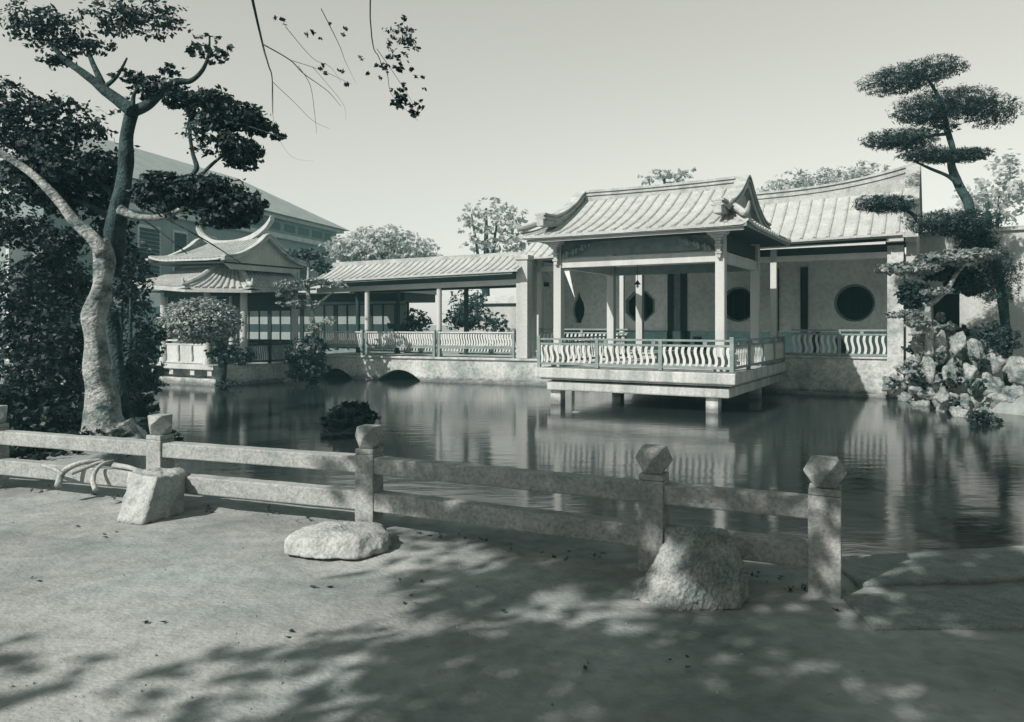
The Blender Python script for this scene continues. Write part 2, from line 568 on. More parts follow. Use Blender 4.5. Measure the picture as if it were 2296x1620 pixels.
def ribbon(m, path, widths, across):
    """solid moulding along path (points), section: list of (half width, z low, z high) stacked; across = horizontal unit vector"""
    for hw, z0, z1 in widths:
        rs = []
        for p in path:
            p = Vector(p); a = Vector(across) * hw
            rs.append([p - a + Vector((0, 0, z0)), p + a + Vector((0, 0, z0)), p + a + Vector((0, 0, z1)), p - a + Vector((0, 0, z1))])
        m.rings(rs)

def wall_with_holes(x0, x1, z0, z1, y0, y1, holes):
    """wall in the x-z plane between y0 and y1; holes: (cx, cz, half, polygon points) - the polygon must fit in the square of that half size"""
    m = MB()
    holes = sorted(holes)
    cur = x0
    for cx, cz, hf, poly in holes:
        m.box(cur, y0, z0, cx - hf, y1, z1)
        m.box(cx - hf, y0, z0, cx + hf, y1, cz - hf)
        m.box(cx - hf, y0, cz + hf, cx + hf, y1, z1)
        n = len(poly)
        sq = []
        for (px_, pz_) in poly:
            s_ = hf / max(abs(px_), abs(pz_))
            sq.append((px_ * s_, pz_ * s_))
        corners = [(hf, hf), (-hf, hf), (-hf, -hf), (hf, -hf)]
        for i in range(n):
            a, b_ = poly[i], poly[(i + 1) % n]
            A, B = sq[i], sq[(i + 1) % n]
            mid = [c for c in corners if min(A[0], B[0]) - 1e-6 <= c[0] <= max(A[0], B[0]) + 1e-6 and min(A[1], B[1]) - 1e-6 <= c[1] <= max(A[1], B[1]) + 1e-6
                   and c not in (A, B) and abs(A[0] - B[0]) > 1e-6 and abs(A[1] - B[1]) > 1e-6]
            ring = [a, A] + mid[:1] + [B, b_]
            m.poly([(cx + p[0], y0, cz + p[1]) for p in ring])
            m.poly([(cx + p[0], y1, cz + p[1]) for p in reversed(ring)])
            m.quad((cx + a[0], y0, cz + a[1]), (cx + b_[0], y0, cz + b_[1]), (cx + b_[0], y1, cz + b_[1]), (cx + a[0], y1, cz + a[1]))
        cur = cx + hf
    m.box(cur, y0, z0, x1, y1, z1)
    return m

def ngon(r, n, a0=0.0):
    return [(r * math.cos(a0 + 2 * math.pi * i / n), r * math.sin(a0 + 2 * math.pi * i / n)) for i in range(n)]

def lathe(prof, k=16):
    m = MB()
    m.rings([[(r * math.cos(2 * math.pi * j / k), r * math.sin(2 * math.pi * j / k), z) for j in range(k)] for r, z in prof])
    return m

# ------------------------------------------------------------------ the water pavilion
P = empty('water_pavilion', (*PV0, 0), ROT_P, 'pale open pavilion on piers in the pond, swallow-tailed gable roof', 'pavilion')
m = MB(); m.box(-4.9, -0.28, 0.285, 0.6, 6.6, 0.56); m.build('platform', M['slab'], P, 0.03)
m = MB(); m.box(-4.75, -0.2, 0.235, 0.5, 6.6, 0.282); m.build('platform_moulding', M['slab'], P, 0.01)
m = MB(); m.box(-4.6, -0.12, -0.06, 0.42, 6.6, 0.19); m.build('platform_beam', M['slab'], P, 0.04)
m = MB(); m.box(-4.5, 0.0, 0.19, 0.35, 6.6, 0.235); m.build('platform_joint', M['dark'], P)
for x, y in ((-0.05, 0.0), (-4.4, 0.0), (0.0, 4.4), (-4.4, 4.4)):
    m = MB(); m.box(x - 0.16, y + 0.02, -1.3, x + 0.16, y + 0.34, -0.06); m.build('pier', M['slab'], P, 0.03)
COLS = [(0.05, 0.5), (-4.53, 0.5), (0.05, 4.33), (-4.53, 4.33)]
for x, y in COLS:
    m = MB(); m.box(x - 0.12, y - 0.12, 0.62, x + 0.12, y + 0.12, 4.15); c = m.build('column', M['column'], P, 0.02)
    m = MB(); m.box(x - 0.17, y - 0.17, 0.56, x + 0.17, y + 0.17, 0.65); m.build('column_base', M['slab'], c, 0.02)
def beam(parent, p, q, z0, z1, wd, mt, name='beam'):
    m = MB(); p, q = Vector((*p, (z0 + z1) / 2)), Vector((*q, (z0 + z1) / 2)); m.bar(p, q, wd, z1 - z0)
    return m.build(name, M[mt], parent, 0.01)
beam(P, (-4.41, 0.5), (-0.07, 0.5), 3.34, 3.61, 0.15, 'column')
beam(P, (0.05, 0.62), (0.05, 4.21), 3.34, 3.61, 0.15, 'column')
beam(P, (-4.53, 0.62), (-4.53, 4.21), 3.34, 3.61, 0.15, 'column')
beam(P, (-4.41, 4.33), (-0.07, 4.33), 3.34, 3.61, 0.15, 'wood')
beam(P, (-4.41, 0.5), (-0.07, 0.5), 3.66, 4.05, 0.06, 'wood', 'frieze_board')
beam(P, (0.05, 0.62), (0.05, 4.21), 3.66, 4.05, 0.06, 'soffit', 'frieze_board')
# carved spandrels and lotus brackets under the eave
for sx, x0 in ((-1, -0.1), (1, -4.38)):
    m = MB()
    for i in range(9):
        tt = i / 9
        rr = 0.055 + 0.03 * math.sin(i * 2.3)
        cx_ = x0 + sx * (0.08 + 0.85 * tt)
        m.tube([(cx_, 0.36, 3.98 - 0.30 * (1 - tt) - rr), (cx_ + sx * 0.04, 0.30, 3.98 - 0.28 * (1 - tt) + rr)], [rr, rr * 0.6], 7)
    m.build('carved_spandrel', M['wood'], P)
for x in (0.05, -4.53):
    m = MB()
    for hw, d, z0, z1 in ((0.27, 0.32, 3.99, 4.08), (0.17, 0.24, 3.92, 3.99), (0.10, 0.20, 3.86, 3.92), (0.06, 0.14, 3.76, 3.86), (0.09, 0.16, 3.70, 3.76), (0.06, 0.12, 3.58, 3.70), (0.09, 0.13, 3.52, 3.58), (0.055, 0.10, 3.42, 3.52)):
        m.hexa([(x - hw * .8, 0.38 - d, z0), (x + hw * .8, 0.38 - d, z0), (x + hw * .8, 0.38, z0), (x - hw * .8, 0.38, z0),
                (x - hw, 0.38 - d * 1.1, z1 - .004), (x + hw, 0.38 - d * 1.1, z1 - .004), (x + hw, 0.38, z1 - .004), (x - hw, 0.38, z1 - .004)])
    m.build('bracket', M['white'], P, 0.01)
# eave boards, soffit
m = MB(); m.box(-5.18, -0.22, 4.03, 0.78, -0.16, 4.10); m.build('eave_purlin', M['column'], P)
m = MB(); m.box(-5.28, -0.30, 4.105, 0.88, -0.26, 4.2); m.build('eave_board', M['rail'], P)
m = MB(); m.box(0.84, -0.34, 4.105, 0.88, 5.2, 4.2); m.build('eave_board', M['rail'], P)
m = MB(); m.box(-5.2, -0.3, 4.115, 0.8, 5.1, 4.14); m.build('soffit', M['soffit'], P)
XR, XL = 0.19, -4.67
roof_face(P, (XL, -0.32, 4.2), (XR, -0.32, 4.2), (XL, 2.4, 5.55), (XR, 2.4, 5.55), 15, 0.13)
roof_face(P, (XR, 5.2, 4.2), (XL, 5.2, 4.2), (XR, 2.4, 5.55), (XL, 2.4, 5.55), 15, 0.13)
for sx, xg, xe in ((1, XR, 0.92), (-1, XL, -5.35)):
    # hip corners and side skirts
    c0, c1 = (xe, -0.32, 4.22), (xe, 5.2, 4.22)
    g0, g1 = (xg, 0.62, 4.72), (xg, 4.18, 4.72)
    if sx > 0:
        roof_face(P, (xg, -0.32, 4.2), c0, (xg, 0.60, 4.60), (xg + 0.02, 0.60, 4.60), 2, 0.03, 0, 0.10, nseg=5)
        roof_face(P, c0, c1, g0, g1, 19, 0.05, 0.08, 0.05, nseg=5)
    else:
        roof_face(P, c0, (xg, -0.32, 4.2), (xg - 0.02, 0.60, 4.60), (xg, 0.60, 4.60), 2, 0.03, 0.10, 0, nseg=5)
        roof_face(P, c1, c0, g1, g0, 19, 0.05, 0.05, 0.08, nseg=5)
    m = MB()                                              # hip ridge with an upturned tip
    hp = spline([(xg + 0.05 * sx, 0.66, 4.82), (xg + 0.35 * sx, 0.2, 4.62), (xe - 0.1 * sx, -0.3, 4.42), (xe + 0.02 * sx, -0.45, 4.50), (xe + 0.06 * sx, -0.52, 4.66)], 4)
    m.tube(hp, lerp_list([0.09, 0.09, 0.085, 0.06, 0.02], 4), 8)
    m.build('hip_ridge', M['ridge'], P)
    # carved lump at the foot of the gable
    m = MB()
    for i in range(10):
        a_ = rng.uniform(-0.28, 0.28); z_ = rng.uniform(0, 0.2)
        m.tube([(xg + 0.12 * sx, 0.35 + a_, 4.62 + z_), (xg + 0.2 * sx, 0.35 + a_, 4.68 + z_ * 1.3)], [0.08, 0.03], 6)
    m.build('roof_ornament', M['ridge'], P)
    half = [(-0.38, 4.78), (0.1, 4.79), (0.5, 4.86), (1.1, 5.08), (1.65, 5.36), (2.05, 5.64), (2.4, 5.80)]
    prof = half + [(4.8 - y_, z_) for y_, z_ in reversed(half[:-1])]
    pth = spline([(xg, y_, z_ - 0.22) for y_, z_ in prof], 5)
    m = MB()
    ribbon(m, pth, [(0.10, -0.10, 0.08), (0.15, 0.085, 0.13), (0.11, 0.135, 0.19), (0.16, 0.195, 0.25)], (1, 0, 0))
    m.build('verge_ridge', M['ridge'], P)
    m = MB()
    gp = [(y_, z_ - 0.28) for y_, z_ in prof[1:-1]]
    pts = [(xg - 0.04 * sx, y_, z_) for y_, z_ in gp]
    m.poly(pts if sx > 0 else pts[::-1])
    m.poly([(xg - 0.12 * sx, y_, z_) for y_, z_ in (gp[::-1] if sx > 0 else gp)])
    m.build('gable_wall', M['ridge'], P)
m = MB()
rp = [(x_, 2.4, 5.5 + 0.03 * ((x_ + 2.2) / 2.4) ** 2) for x_ in np.linspace(XL + 0.12, XR - 0.12, 14)]
ribbon(m, rp, [(0.10, -0.1, 0.12), (0.14, 0.123, 0.16), (0.09, 0.163, 0.22), (0.13, 0.223, 0.29)], (0, 1, 0))
m.build('main_ridge', M['ridge'], P)
railing(P, (-4.8, -0.18), (0.5, -0.18), 1.38, 0.68, 33, (0.0, 1.75, 3.5, 5.3))
railing(P, (0.5, -0.08), (0.5, 6.4), 1.38, 0.68, 38, (1.6, 3.2, 4.8, 6.3))
railing(P, (-4.8, -0.08), (-4.8, 6.4), 1.38, 0.68, 38, (1.6, 3.2, 4.8, 6.3))
# hanging lamp
L_ = empty('hanging_lamp', Vector((*pv(-2.9, 2.4), 4.1)), ROT_P, 'small dark lamp hanging on a cord under the pavilion roof', 'lamp')
m = MB(); m.tube([(0, 0, 0), (0, 0, -1.05)], 0.008, 5); m.build('cord', M['dark'], L_)
m = lathe([(0.015, -1.05), (0.035, -1.09), (0.09, -1.16), (0.095, -1.175)]); m.build('lamp_shade', M['dark'], L_)
m = lathe([(0.02, -1.17), (0.04, -1.21), (0.03, -1.26), (0.01, -1.275)], 10); m.build('bulb', M['balus'], L_)

# ------------------------------------------------------------------ the long hall behind the pavilion
H_ = empty('garden_hall', (*PV0, 0), ROT_P, 'long plastered hall with round and octagonal windows behind the pavilion', 'hall')
YW = 6.7
m = MB(); m.box(-8.6, YW, -1.2, 3.42, YW + 0.3, 0.70); m.build('base_wall', M['base'], H_, 0.01)
m = MB(); m.box(-8.6, YW - 0.06, 0.70, 3.45, 9.6, 0.76); m.build('floor_slab', M['slab'], H_, 0.01)
m = MB(); m.box(0.66, YW - 0.22, -1.2, 3.42, YW - 0.001, -0.36); m.build('plinth', M['slab'], H_, 0.02)
VASE = [(0.05, 0.62), (0.0, 0.64), (-0.05, 0.62), (-0.09, 0.45), (-0.22, 0.2), (-0.27, -0.05), (-0.24, -0.3), (-0.13, -0.52), (-0.14, -0.6), (0.14, -0.6), (0.13, -0.52), (0.24, -0.3), (0.27, -0.05), (0.22, 0.2), (0.09, 0.45)]
holes = [(-8.1, 2.42, 0.66, VASE), (-5.45, 2.46, 0.62, ngon(0.58, 8, math.pi / 8)), (-1.66, 2.48, 0.62, ngon(0.58, 28, 0.03)), (2.23, 2.48, 0.62, ngon(0.58, 28, 0.03))]
m = wall_with_holes(-8.9, 3.6, 0.76, 4.6, 9.4, 9.6, holes); m.build('rear_wall', M['wall'], H_)
m = MB(); m.box(-8.7, 9.61, 4.1, 3.6, 12.2, 4.2); m.box(-8.7, 12.2, 0, 3.6, 12.3, 4.2); m.box(-8.8, 9.61, 0, -8.7, 12.2, 4.2); m.box(3.6, 9.61, 0, 3.7, 12.2, 4.2); m.build('added_dark_box', M['dark'], H_)  # dark box added so the window openings read unlit
for cx_, cz_, hf, poly in holes[1:]:
    n_ = len(poly)
    m = MB()
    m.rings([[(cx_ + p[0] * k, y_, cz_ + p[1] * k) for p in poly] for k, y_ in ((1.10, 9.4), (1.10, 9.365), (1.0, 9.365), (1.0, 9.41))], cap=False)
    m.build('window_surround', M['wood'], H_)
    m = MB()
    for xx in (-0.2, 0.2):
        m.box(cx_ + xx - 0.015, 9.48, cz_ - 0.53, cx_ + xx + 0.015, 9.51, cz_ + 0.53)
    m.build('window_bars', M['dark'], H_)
for x in (-4.2, -3.7, -0.35, 0.62):
    m = MB(); m.box(x - 0.12, 9.33, 0.76, x + 0.12, 9.398, 3.75); m.build('door_jamb', M['dark'], H_)
for x in (-3.95,):
    m = MB(); m.box(x - 0.13, 9.35, 0.76, x + 0.13, 9.397, 3.75); m.build('door_infill', M['wood'], H_)
m = MB(); m.box(-9.0, 6.9, 0.0, -8.9, 9.4, 4.3); m.build('added_sun_wall', M['wall'], H_)  # wall added to keep sun off the rear wall
m = MB(); m.box(-8.9, 9.33, 0.77, 3.4, 9.399, 1.5); m.build('added_shade_strip', M['soffit'], H_)  # added strip; its dark colour gives the shade behind the balusters
for x, hw in ((-5.15, 0.08), (-4.49, 0.12), (-8.5, 0.1), (0.1, 0.1)):
    m = MB(); m.box(x - hw, YW + 0.02, 0.76, x + hw, YW + 0.02 + 2 * hw, 4.2); m.build('column', M['column'], H_, 0.015)
beam(H_, (-8.6, YW + 0.1), (3.42, YW + 0.1), 3.76, 3.95, 0.16, 'column')
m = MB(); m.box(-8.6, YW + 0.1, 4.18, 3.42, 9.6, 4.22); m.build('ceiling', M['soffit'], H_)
m = MB(); m.box(-9.0, 6.26, 4.14, 3.4, 6.34, 4.22); m.build('eave_purlin', M['column'], H_)
m = MB(); m.hexa([(-9.1, 6.16, 4.12), (3.45, 6.16, 4.30), (3.45, 6.22, 4.30), (-9.1, 6.22, 4.12), (-9.1, 6.16, 4.24), (3.45, 6.16, 4.42), (3.45, 6.22, 4.42), (-9.1, 6.22, 4.24)]); m.build('eave_board', M['dark'], H_)
# end pier of brick and the swept gable wall over it
m = MB(); m.box(3.42, YW - 0.1, -0.6, 3.86, YW + 0.5, 4.12); m.build('end_pier', M['base'], H_, 0.01)
m = MB(); m.box(3.40, YW - 0.14, 4.12, 3.9, YW + 0.5, 4.2); m.build('pier_capital', M['dark'], H_)
m = MB(); m.box(3.42, YW - 0.45, 4.2, 3.88, YW + 0.5, 4.5); m.build('pier_block', M['white'], H_, 0.01)
gp = spline([(6.15, 4.3), (6.5, 4.9), (7.0, 5.55), (7.6, 6.2), (8.2, 6.62), (8.8, 6.2), (9.4, 5.55), (10.0, 4.9), (10.3, 4.3)], 4)
m = MB()
lo, hi = [], []
m.rings([[(x_, p.x, p.y) for p in gp] + [(x_, 10.3, 0.0), (x_, 6.75, 0.0), (x_, 6.75, 4.2), (x_, 6.3, 4.2)] for x_ in (3.92, 4.2)])
m.build('gable_wall', M['white'], H_)
m = MB(); ribbon(m, [(4.06, p.x, p.y) for p in gp], [(0.20, 0.0, 0.05), (0.16, 0.05, 0.12), (0.2, 0.12, 0.16)], (1, 0, 0)); m.build('verge_ridge', M['ridge'], H_)
roof_face(H_, (-9.1, 6.15, 4.26), (3.92, 6.15, 4.44), (-9.1, 8.2, 5.75), (3.92, 8.2, 6.05), 34, 0.10)
roof_face(H_, (3.92, 10.25, 4.44), (-9.1, 10.25, 4.26), (3.92, 8.2, 6.05), (-9.1, 8.2, 5.75), 20, 0.10)
m = MB()
rp = [(x_, 8.2, 5.70 + 0.26 * max(0, (x_ + 9.1) / 13) + 0.42 * max(0, (x_ - 0.2) / 3.9) ** 2.2) for x_ in np.linspace(-9.1, 4.1, 26)]
ribbon(m, rp, [(0.10, -0.55, 0.2), (0.14, 0.203, 0.25), (0.09, 0.253, 0.36), (0.14, 0.363, 0.43)], (0, 1, 0))
m.build('main_ridge', M['ridge'], H_)
railing(H_, (0.66, YW + 0.02), (3.4, YW + 0.02), 1.60, 0.82, 16, (1.42,))
railing(H_, (-8.5, YW + 0.02), (-4.9, YW + 0.02), 1.60, 0.82, 22, (1.8,))

# ------------------------------------------------------------------ covered corridor
K = empty('covered_corridor', (*CO0, 0), ROT_C, 'low tiled covered walkway with a bench rail above two arched culverts', 'corridor')
def arch_wall(x0, x1, zt, arches):
    m = MB(); cur = x0
    n = 12
    for cx_, hw, rise in arches:
        m.box(cur, 0, -1.2, cx_ - hw, 0.35, zt)
        for i in range(n):
            a = -hw + 2 * hw * i / n; b_ = -hw + 2 * hw * (i + 1) / n
            za, zb = (WATER_Z + rise * (1 - (x / hw) ** 2) for x in (a, b_))
            m.hexa([(cx_ + a, 0, za), (cx_ + b_, 0, zb), (cx_ + b_, 0.35, zb), (cx_ + a, 0.35, za), (cx_ + a, 0, zt), (cx_ + b_, 0, zt), (cx_ + b_, 0.35, zt), (cx_ + a, 0.35, zt)])
        cur = cx_ + hw
    m.box(cur, 0, -1.2, x1, 0.35, zt)
    return m
arch_wall(-10.2, 1.2, 0.42, [(-9.0, 0.88, 0.40), (-5.95, 0.98, 0.42)]).build('base_wall', M['base'], K)
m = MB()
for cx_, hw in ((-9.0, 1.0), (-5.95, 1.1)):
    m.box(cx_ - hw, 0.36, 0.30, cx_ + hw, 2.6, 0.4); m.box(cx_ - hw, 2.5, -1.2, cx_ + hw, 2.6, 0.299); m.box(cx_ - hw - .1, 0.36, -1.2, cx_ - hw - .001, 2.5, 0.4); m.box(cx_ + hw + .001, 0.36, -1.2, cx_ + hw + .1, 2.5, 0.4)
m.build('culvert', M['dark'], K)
m = MB(); m.box(-4.85, -0.28, -1.2, 0.9, -0.002, -0.34); m.box(-7.9, -0.2, -1.2, -7.05, -0.002, -0.36); m.build('plinth', M['base'], K, 0.06)
m = MB(); m.box(-10.2, -0.08, 0.42, 0.4, 2.8, 0.50); m.build('floor_slab', M['slab'], K, 0.015)
for x in (-4.25, -7.55):
    m = lathe([(0.14, 0.50), (0.14, 0.62), (0.105, 0.66), (0.10, 3.3)]); m.build('column', M['column'], K, loc=(x, 0.18, 0), smooth=False)
for x in (-4.25, -7.55, -9.6):
    m = lathe([(0.10, 0.50), (0.095, 3.4)], 10); m.build('rear_column', M['soffit'], K, loc=(x, 2.5, 0))
m = MB(); m.box(-0.95, 0.0, 0.5, -0.5, 0.5, 4.12); m.build('pier', M['white'], K, 0.02)
m = MB(); m.box(-1.0, -0.05, 4.12, -0.45, 0.55, 4.3); m.build('pier_capital', M['white'], K, 0.02)
m = MB(); m.bar((-10, 0.18, 3.16), (-0.95, 0.18, 3.32), 0.14, 0.2); m.build('beam', M['column'], K)
m = MB(); m.bar((-10, 2.5, 3.2), (-0.6, 2.5, 3.34), 0.14, 0.16); m.build('rear_beam', M['dark'], K)
m = MB(); m.bar((-9.9, -0.34, 3.44), (-0.95, -0.34, 3.64), 0.05, 0.10); m.build('eave_board', M['wood'], K)
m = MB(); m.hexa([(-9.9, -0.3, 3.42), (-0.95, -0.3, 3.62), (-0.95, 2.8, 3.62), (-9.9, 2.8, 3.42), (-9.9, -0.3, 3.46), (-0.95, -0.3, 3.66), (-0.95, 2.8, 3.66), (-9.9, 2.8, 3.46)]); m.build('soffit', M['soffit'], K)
roof_face(K, (-9.9, -0.42, 3.52), (-0.72, -0.42, 3.74), (-9.9, 1.2, 4.28), (-0.72, 1.2, 4.44), 31, 0.05)
roof_face(K, (-0.72, 2.9, 3.74), (-9.9, 2.9, 3.52), (-0.72, 1.2, 4.44), (-9.9, 1.2, 4.28), 20, 0.05)
m = MB(); ribbon(m, [(-9.95, 1.2, 4.26), (-0.7, 1.2, 4.42)], [(0.12, -0.05, 0.08), (0.08, 0.08, 0.13)], (0, 1, 0)); m.build('main_ridge', M['ridge'], K)
# bench with a baluster back, and the rail of the far side
for x0, x1, n_ in ((-7.5, -4.3, 30), (-4.2, -0.98, 30), (-9.9, -7.6, 22)):
    r = railing(K, (x0, -0.02), (x1, -0.02), 1.60, 0.92, n_, (), False, bw_=0.065)
    m = MB(); m.box(0.02, -0.06, 1.425, x1 - x0 - 0.02, 0.06, 1.47); m.build('seat_rail', M['column'], r)
    m = MB(); m.box(0.02, -0.04, 0.83, x1 - x0 - 0.02, 0.42, 0.885); m.build('bench_seat', M['rail'], r)
    for x in (0.06, x1 - x0 - 0.06):
        mm = MB(); mm.box(x - 0.05, -0.05, 0.5, x + 0.05, 0.05, 1.54); mm.build('railing_post', M['rail'], r)
railing(K, (-9.6, 2.5), (-0.98, 2.5), 1.25, 0.60, 62, (2.05, 5.3), False, bw_=0.07)

# ------------------------------------------------------------------ left garden pavilion
Q = empty('corner_pavilion', (*KP0, 0), ROT_P, 'two-tiered pavilion with upswept white ridge beside the corridor, behind the big tree', 'pavilion')
m = MB(); m.box(-4.2, -0.3, 0.12, -0.05, 0.6, 0.28); m.build('terrace_slab', M['white'], Q, 0.02)
for x in (-3.6, -2.5, -1.3, -0.35):
    m = MB(); m.box(x - 0.12, -0.22, -0.1, x + 0.12, 0.05, 0.12); m.build('corbel', M['white'], Q, 0.015)
m = MB(); m.box(-3.9, 0.25, -1.2, -0.5, 0.5, 0.12); m.build('front_base_wall', M['base'], Q)
m = MB(); m.box(-3.9, -0.1, -1.2, -0.1, 0.248, -0.22); m.build('plinth', M['base'], Q, 0.03)
cpts = spline([(-0.5, 0.1), (-0.05, 0.6), (0.12, 1.6), (0.12, 3.6)], 5)
m = MB(); m.rings([[(p.x, p.y, -1.2), (p.x, p.y, 0.24), (p.x - 0.4, p.y + 0.1, 0.24), (p.x - 0.4, p.y + 0.1, -1.2)] for p in cpts]); m.build('curved_base_wall', M['base'], Q)
m = MB(); m.rings([[(p.x + 0.12, p.y - 0.05, -1.2), (p.x + 0.12, p.y - 0.05, -0.28), (p.x - 0.1, p.y + 0.1, -0.26), (p.x - 0.1, p.y + 0.1, -1.2)] for p in cpts]); m.build('curved_plinth', M['base'], Q)
m = MB(); m.poly([(-3.9, 0.5, 0.27), (-1, 0.2, 0.27), (0.1, 0.9, 0.27), (0.16, 3.6, 0.27), (-3.9, 3.8, 0.27)]); m.rings([[(-3.9, 0.5, z_), (-1, 0.2, z_), (0.14, 0.9, z_), (0.2, 3.7, z_), (-3.9, 3.8, z_)] for z_ in (0.242, 0.268)]); m.build('floor_slab', M['slab'], Q)
for x, y in ((-3.65, 0.3), (-1.05, 0.25), (0.0, 1.0), (0.02, 3.5), (-3.65, 3.5)):
    m = lathe([(0.17, 0.27), (0.15, 0.5), (0.135, 0.55), (0.13, 3.1)]); m.build('column', M['column'], Q, loc=(x, y, 0))
m = MB(); m.bar((-3.65, 0.3, 2.95), (-1.05, 0.25, 2.95), 0.12, 0.3); m.bar((-1.05, 0.25, 2.95), (0.0, 1.0, 2.95), 0.12, 0.3); m.bar((0.0, 1.0, 2.95), (0.02, 3.5, 2.95), 0.12, 0.3)
m.build('beam', M['soffit'], Q)
m = MB(); m.box(-3.6, 3.42, 2.3, -0.1, 3.46, 2.98); m.box(-3.5, 0.36, 2.55, -1.15, 0.40, 2.8); m.build('frieze_board', M['dark'], Q)
# front parapet of broad white panels, side balustrade
m = MB(); m.box(-3.5, 0.27, 1.12, -1.15, 0.33, 1.18); m.box(-3.5, 0.27, 0.98, -1.15, 0.33, 1.03); m.box(-3.5, 0.27, 0.30, -1.15, 0.33, 0.36)
pr = m.build('parapet_rail', M['white'], Q)
for i in range(3):
    x = -3.46 + i * 0.78
    m = MB(); m.box(x, 0.29, 0.36, x + 0.70, 0.32, 0.98); m.build('parapet_panel', M['white'], pr)
sb = baluster_mesh(0.62, 0.07, 0.03, 0.08); sb.materials.append(M['wood'])
for i in range(4):
    link('baluster', sb, None, pr, (-3.50 + i * 0.78, 0.3, 0.36))
railing(Q, (-0.95, 0.3), (-0.05, 0.92), 1.15, 0.36, 9, (), True, ('dark', 'rail'))
railing(Q, (0.02, 1.1), (0.04, 3.4), 1.15, 0.36, 22, (1.1,), True, ('dark', 'rail'))
railing(Q, (-3.6, 3.5), (-0.1, 3.5), 1.15, 0.36, 20, (1.8,), True, ('dark', 'rail'))
# skirt roof (three faces)
E = [(-4.35, -0.55, 3.30), (-1.2, -0.55, 3.06), (0.7, 0.75, 3.04), (0.75, 3.9, 3.25)]
I = [(-3.55, 0.9, 3.88), (-1.0, 0.65, 3.88), (-0.42, 1.15, 3.88), (-0.4, 3.4, 3.9)]
for a, n_ in ((0, 16), (1, 9), (2, 14)):
    roof_face(Q, E[a], E[a + 1], I[a], I[a + 1], n_, 0.08, 0.1, 0.1, r=0.07, nseg=6)
for a in range(1, 3):
    m = MB(); e, i_ = Vector(E[a]), Vector(I[a])
    out = (e - i_).normalized()
    m.tube(spline([i_ + Vector((0, 0, .1)), i_.lerp(e, .5) + Vector((0, 0, .06)), e + Vector((0, 0, .16)), e + out * 0.12 + Vector((0, 0, .3)), e + out * .14 + Vector((0, 0, .46))], 4), lerp_list([.1, .1, .1, .06, .02], 4), 8)
    m.build('hip_ridge', M['ridge'], Q)
m = MB()
for a in range(3):
    e0, e1 = Vector(E[a]), Vector(E[a + 1])
    m.bar(e0 - Vector((0, 0, .1)), e1 - Vector((0, 0, .1)), 0.04, 0.09)
m.build('eave_board', M['ridge'], Q)
m = MB(); m.rings([[(x_, y_, z_) for x_, y_ in ((-4.1, -0.35), (-1.1, -0.35), (0.5, 0.8), (0.55, 3.8), (-4.1, 3.9))] for z_ in (2.98, 3.0)]); m.build('soffit', M['soffit'], Q)
# drum and upper roof
m = MB(); m.rings([[(-3.4, 0.9, z_), (-1.0, 0.8, z_), (-0.3, 1.2, z_), (-0.3, 3.2, z_), (-3.4, 3.2, z_)] for z_ in (3.7, 4.2)]); m.build('drum', M['white'], Q)
m = MB(); m.hexa([(-4.0, 0.0, 4.04), (0.15, 0.0, 3.94), (0.15, 3.8, 3.94), (-4.0, 3.8, 4.04), (-4.0, 0.0, 4.10), (0.15, 0.0, 4.0), (0.15, 3.8, 4.0), (-4.0, 3.8, 4.10)]); m.build('upper_shade_soffit', M['dark'], Q)  # dark board colour supplies the shading under the upper eave
roof_face(Q, (-4.1, -0.05, 4.22), (0.2, -0.05, 4.12), (-3.0, 1.9, 5.0), (0.35, 1.9, 5.05), 18, 0.16, 0.15, 0.05)
roof_face(Q, (0.2, 3.9, 4.2), (-4.1, 3.9, 4.2), (0.35, 1.9, 5.05), (-3.0, 1.9, 5.0), 14, 0.16)
m = MB(); ribbon(m, spline([(-3.75, 1.9, 5.62), (-3.45, 1.9, 5.28), (-2.8, 1.9, 4.98), (-1.6, 1.9, 4.90), (-0.6, 1.9, 5.05), (0.15, 1.9, 5.38), (0.5, 1.9, 5.72)], 5), [(0.10, -0.06, 0.07), (0.07, 0.072, 0.14)], (0, 1, 0)); m.build('main_ridge', M['white'], Q)
for xg, sx in ((0.28, 1), (-3.6, -1)):
    zz = 0.0 if sx > 0 else 0.05
    pr_ = spline([(-0.15, 4.20), (0.4, 4.28), (0.9, 4.48), (1.4, 4.78), (1.9, 5.16), (2.4, 4.78), (2.9, 4.48), (3.4, 4.28), (3.95, 4.2)], 4)
    m = MB(); ribbon(m, [(xg - (0.5 if sx < 0 else 0) * (1 - max(0, 1 - abs(p.x - 1.9) / 2)), p.x, p.y + zz - 0.04) for p in pr_], [(0.09, -0.12, 0.0), (0.13, 0.003, 0.06)], (1, 0, 0)); m.build('verge_ridge', M['ridge'], Q)
    if sx > 0:
        m = MB(); ring = [(p.x, p.y - 0.1) for p in pr_] + [(3.4, 3.75), (0.4, 3.75)]
        m.rings([[(x_, y_, z_) for y_, z_ in ring] for x_ in (0.02, 0.14)]); m.build('gable_wall', M['white'], Q)
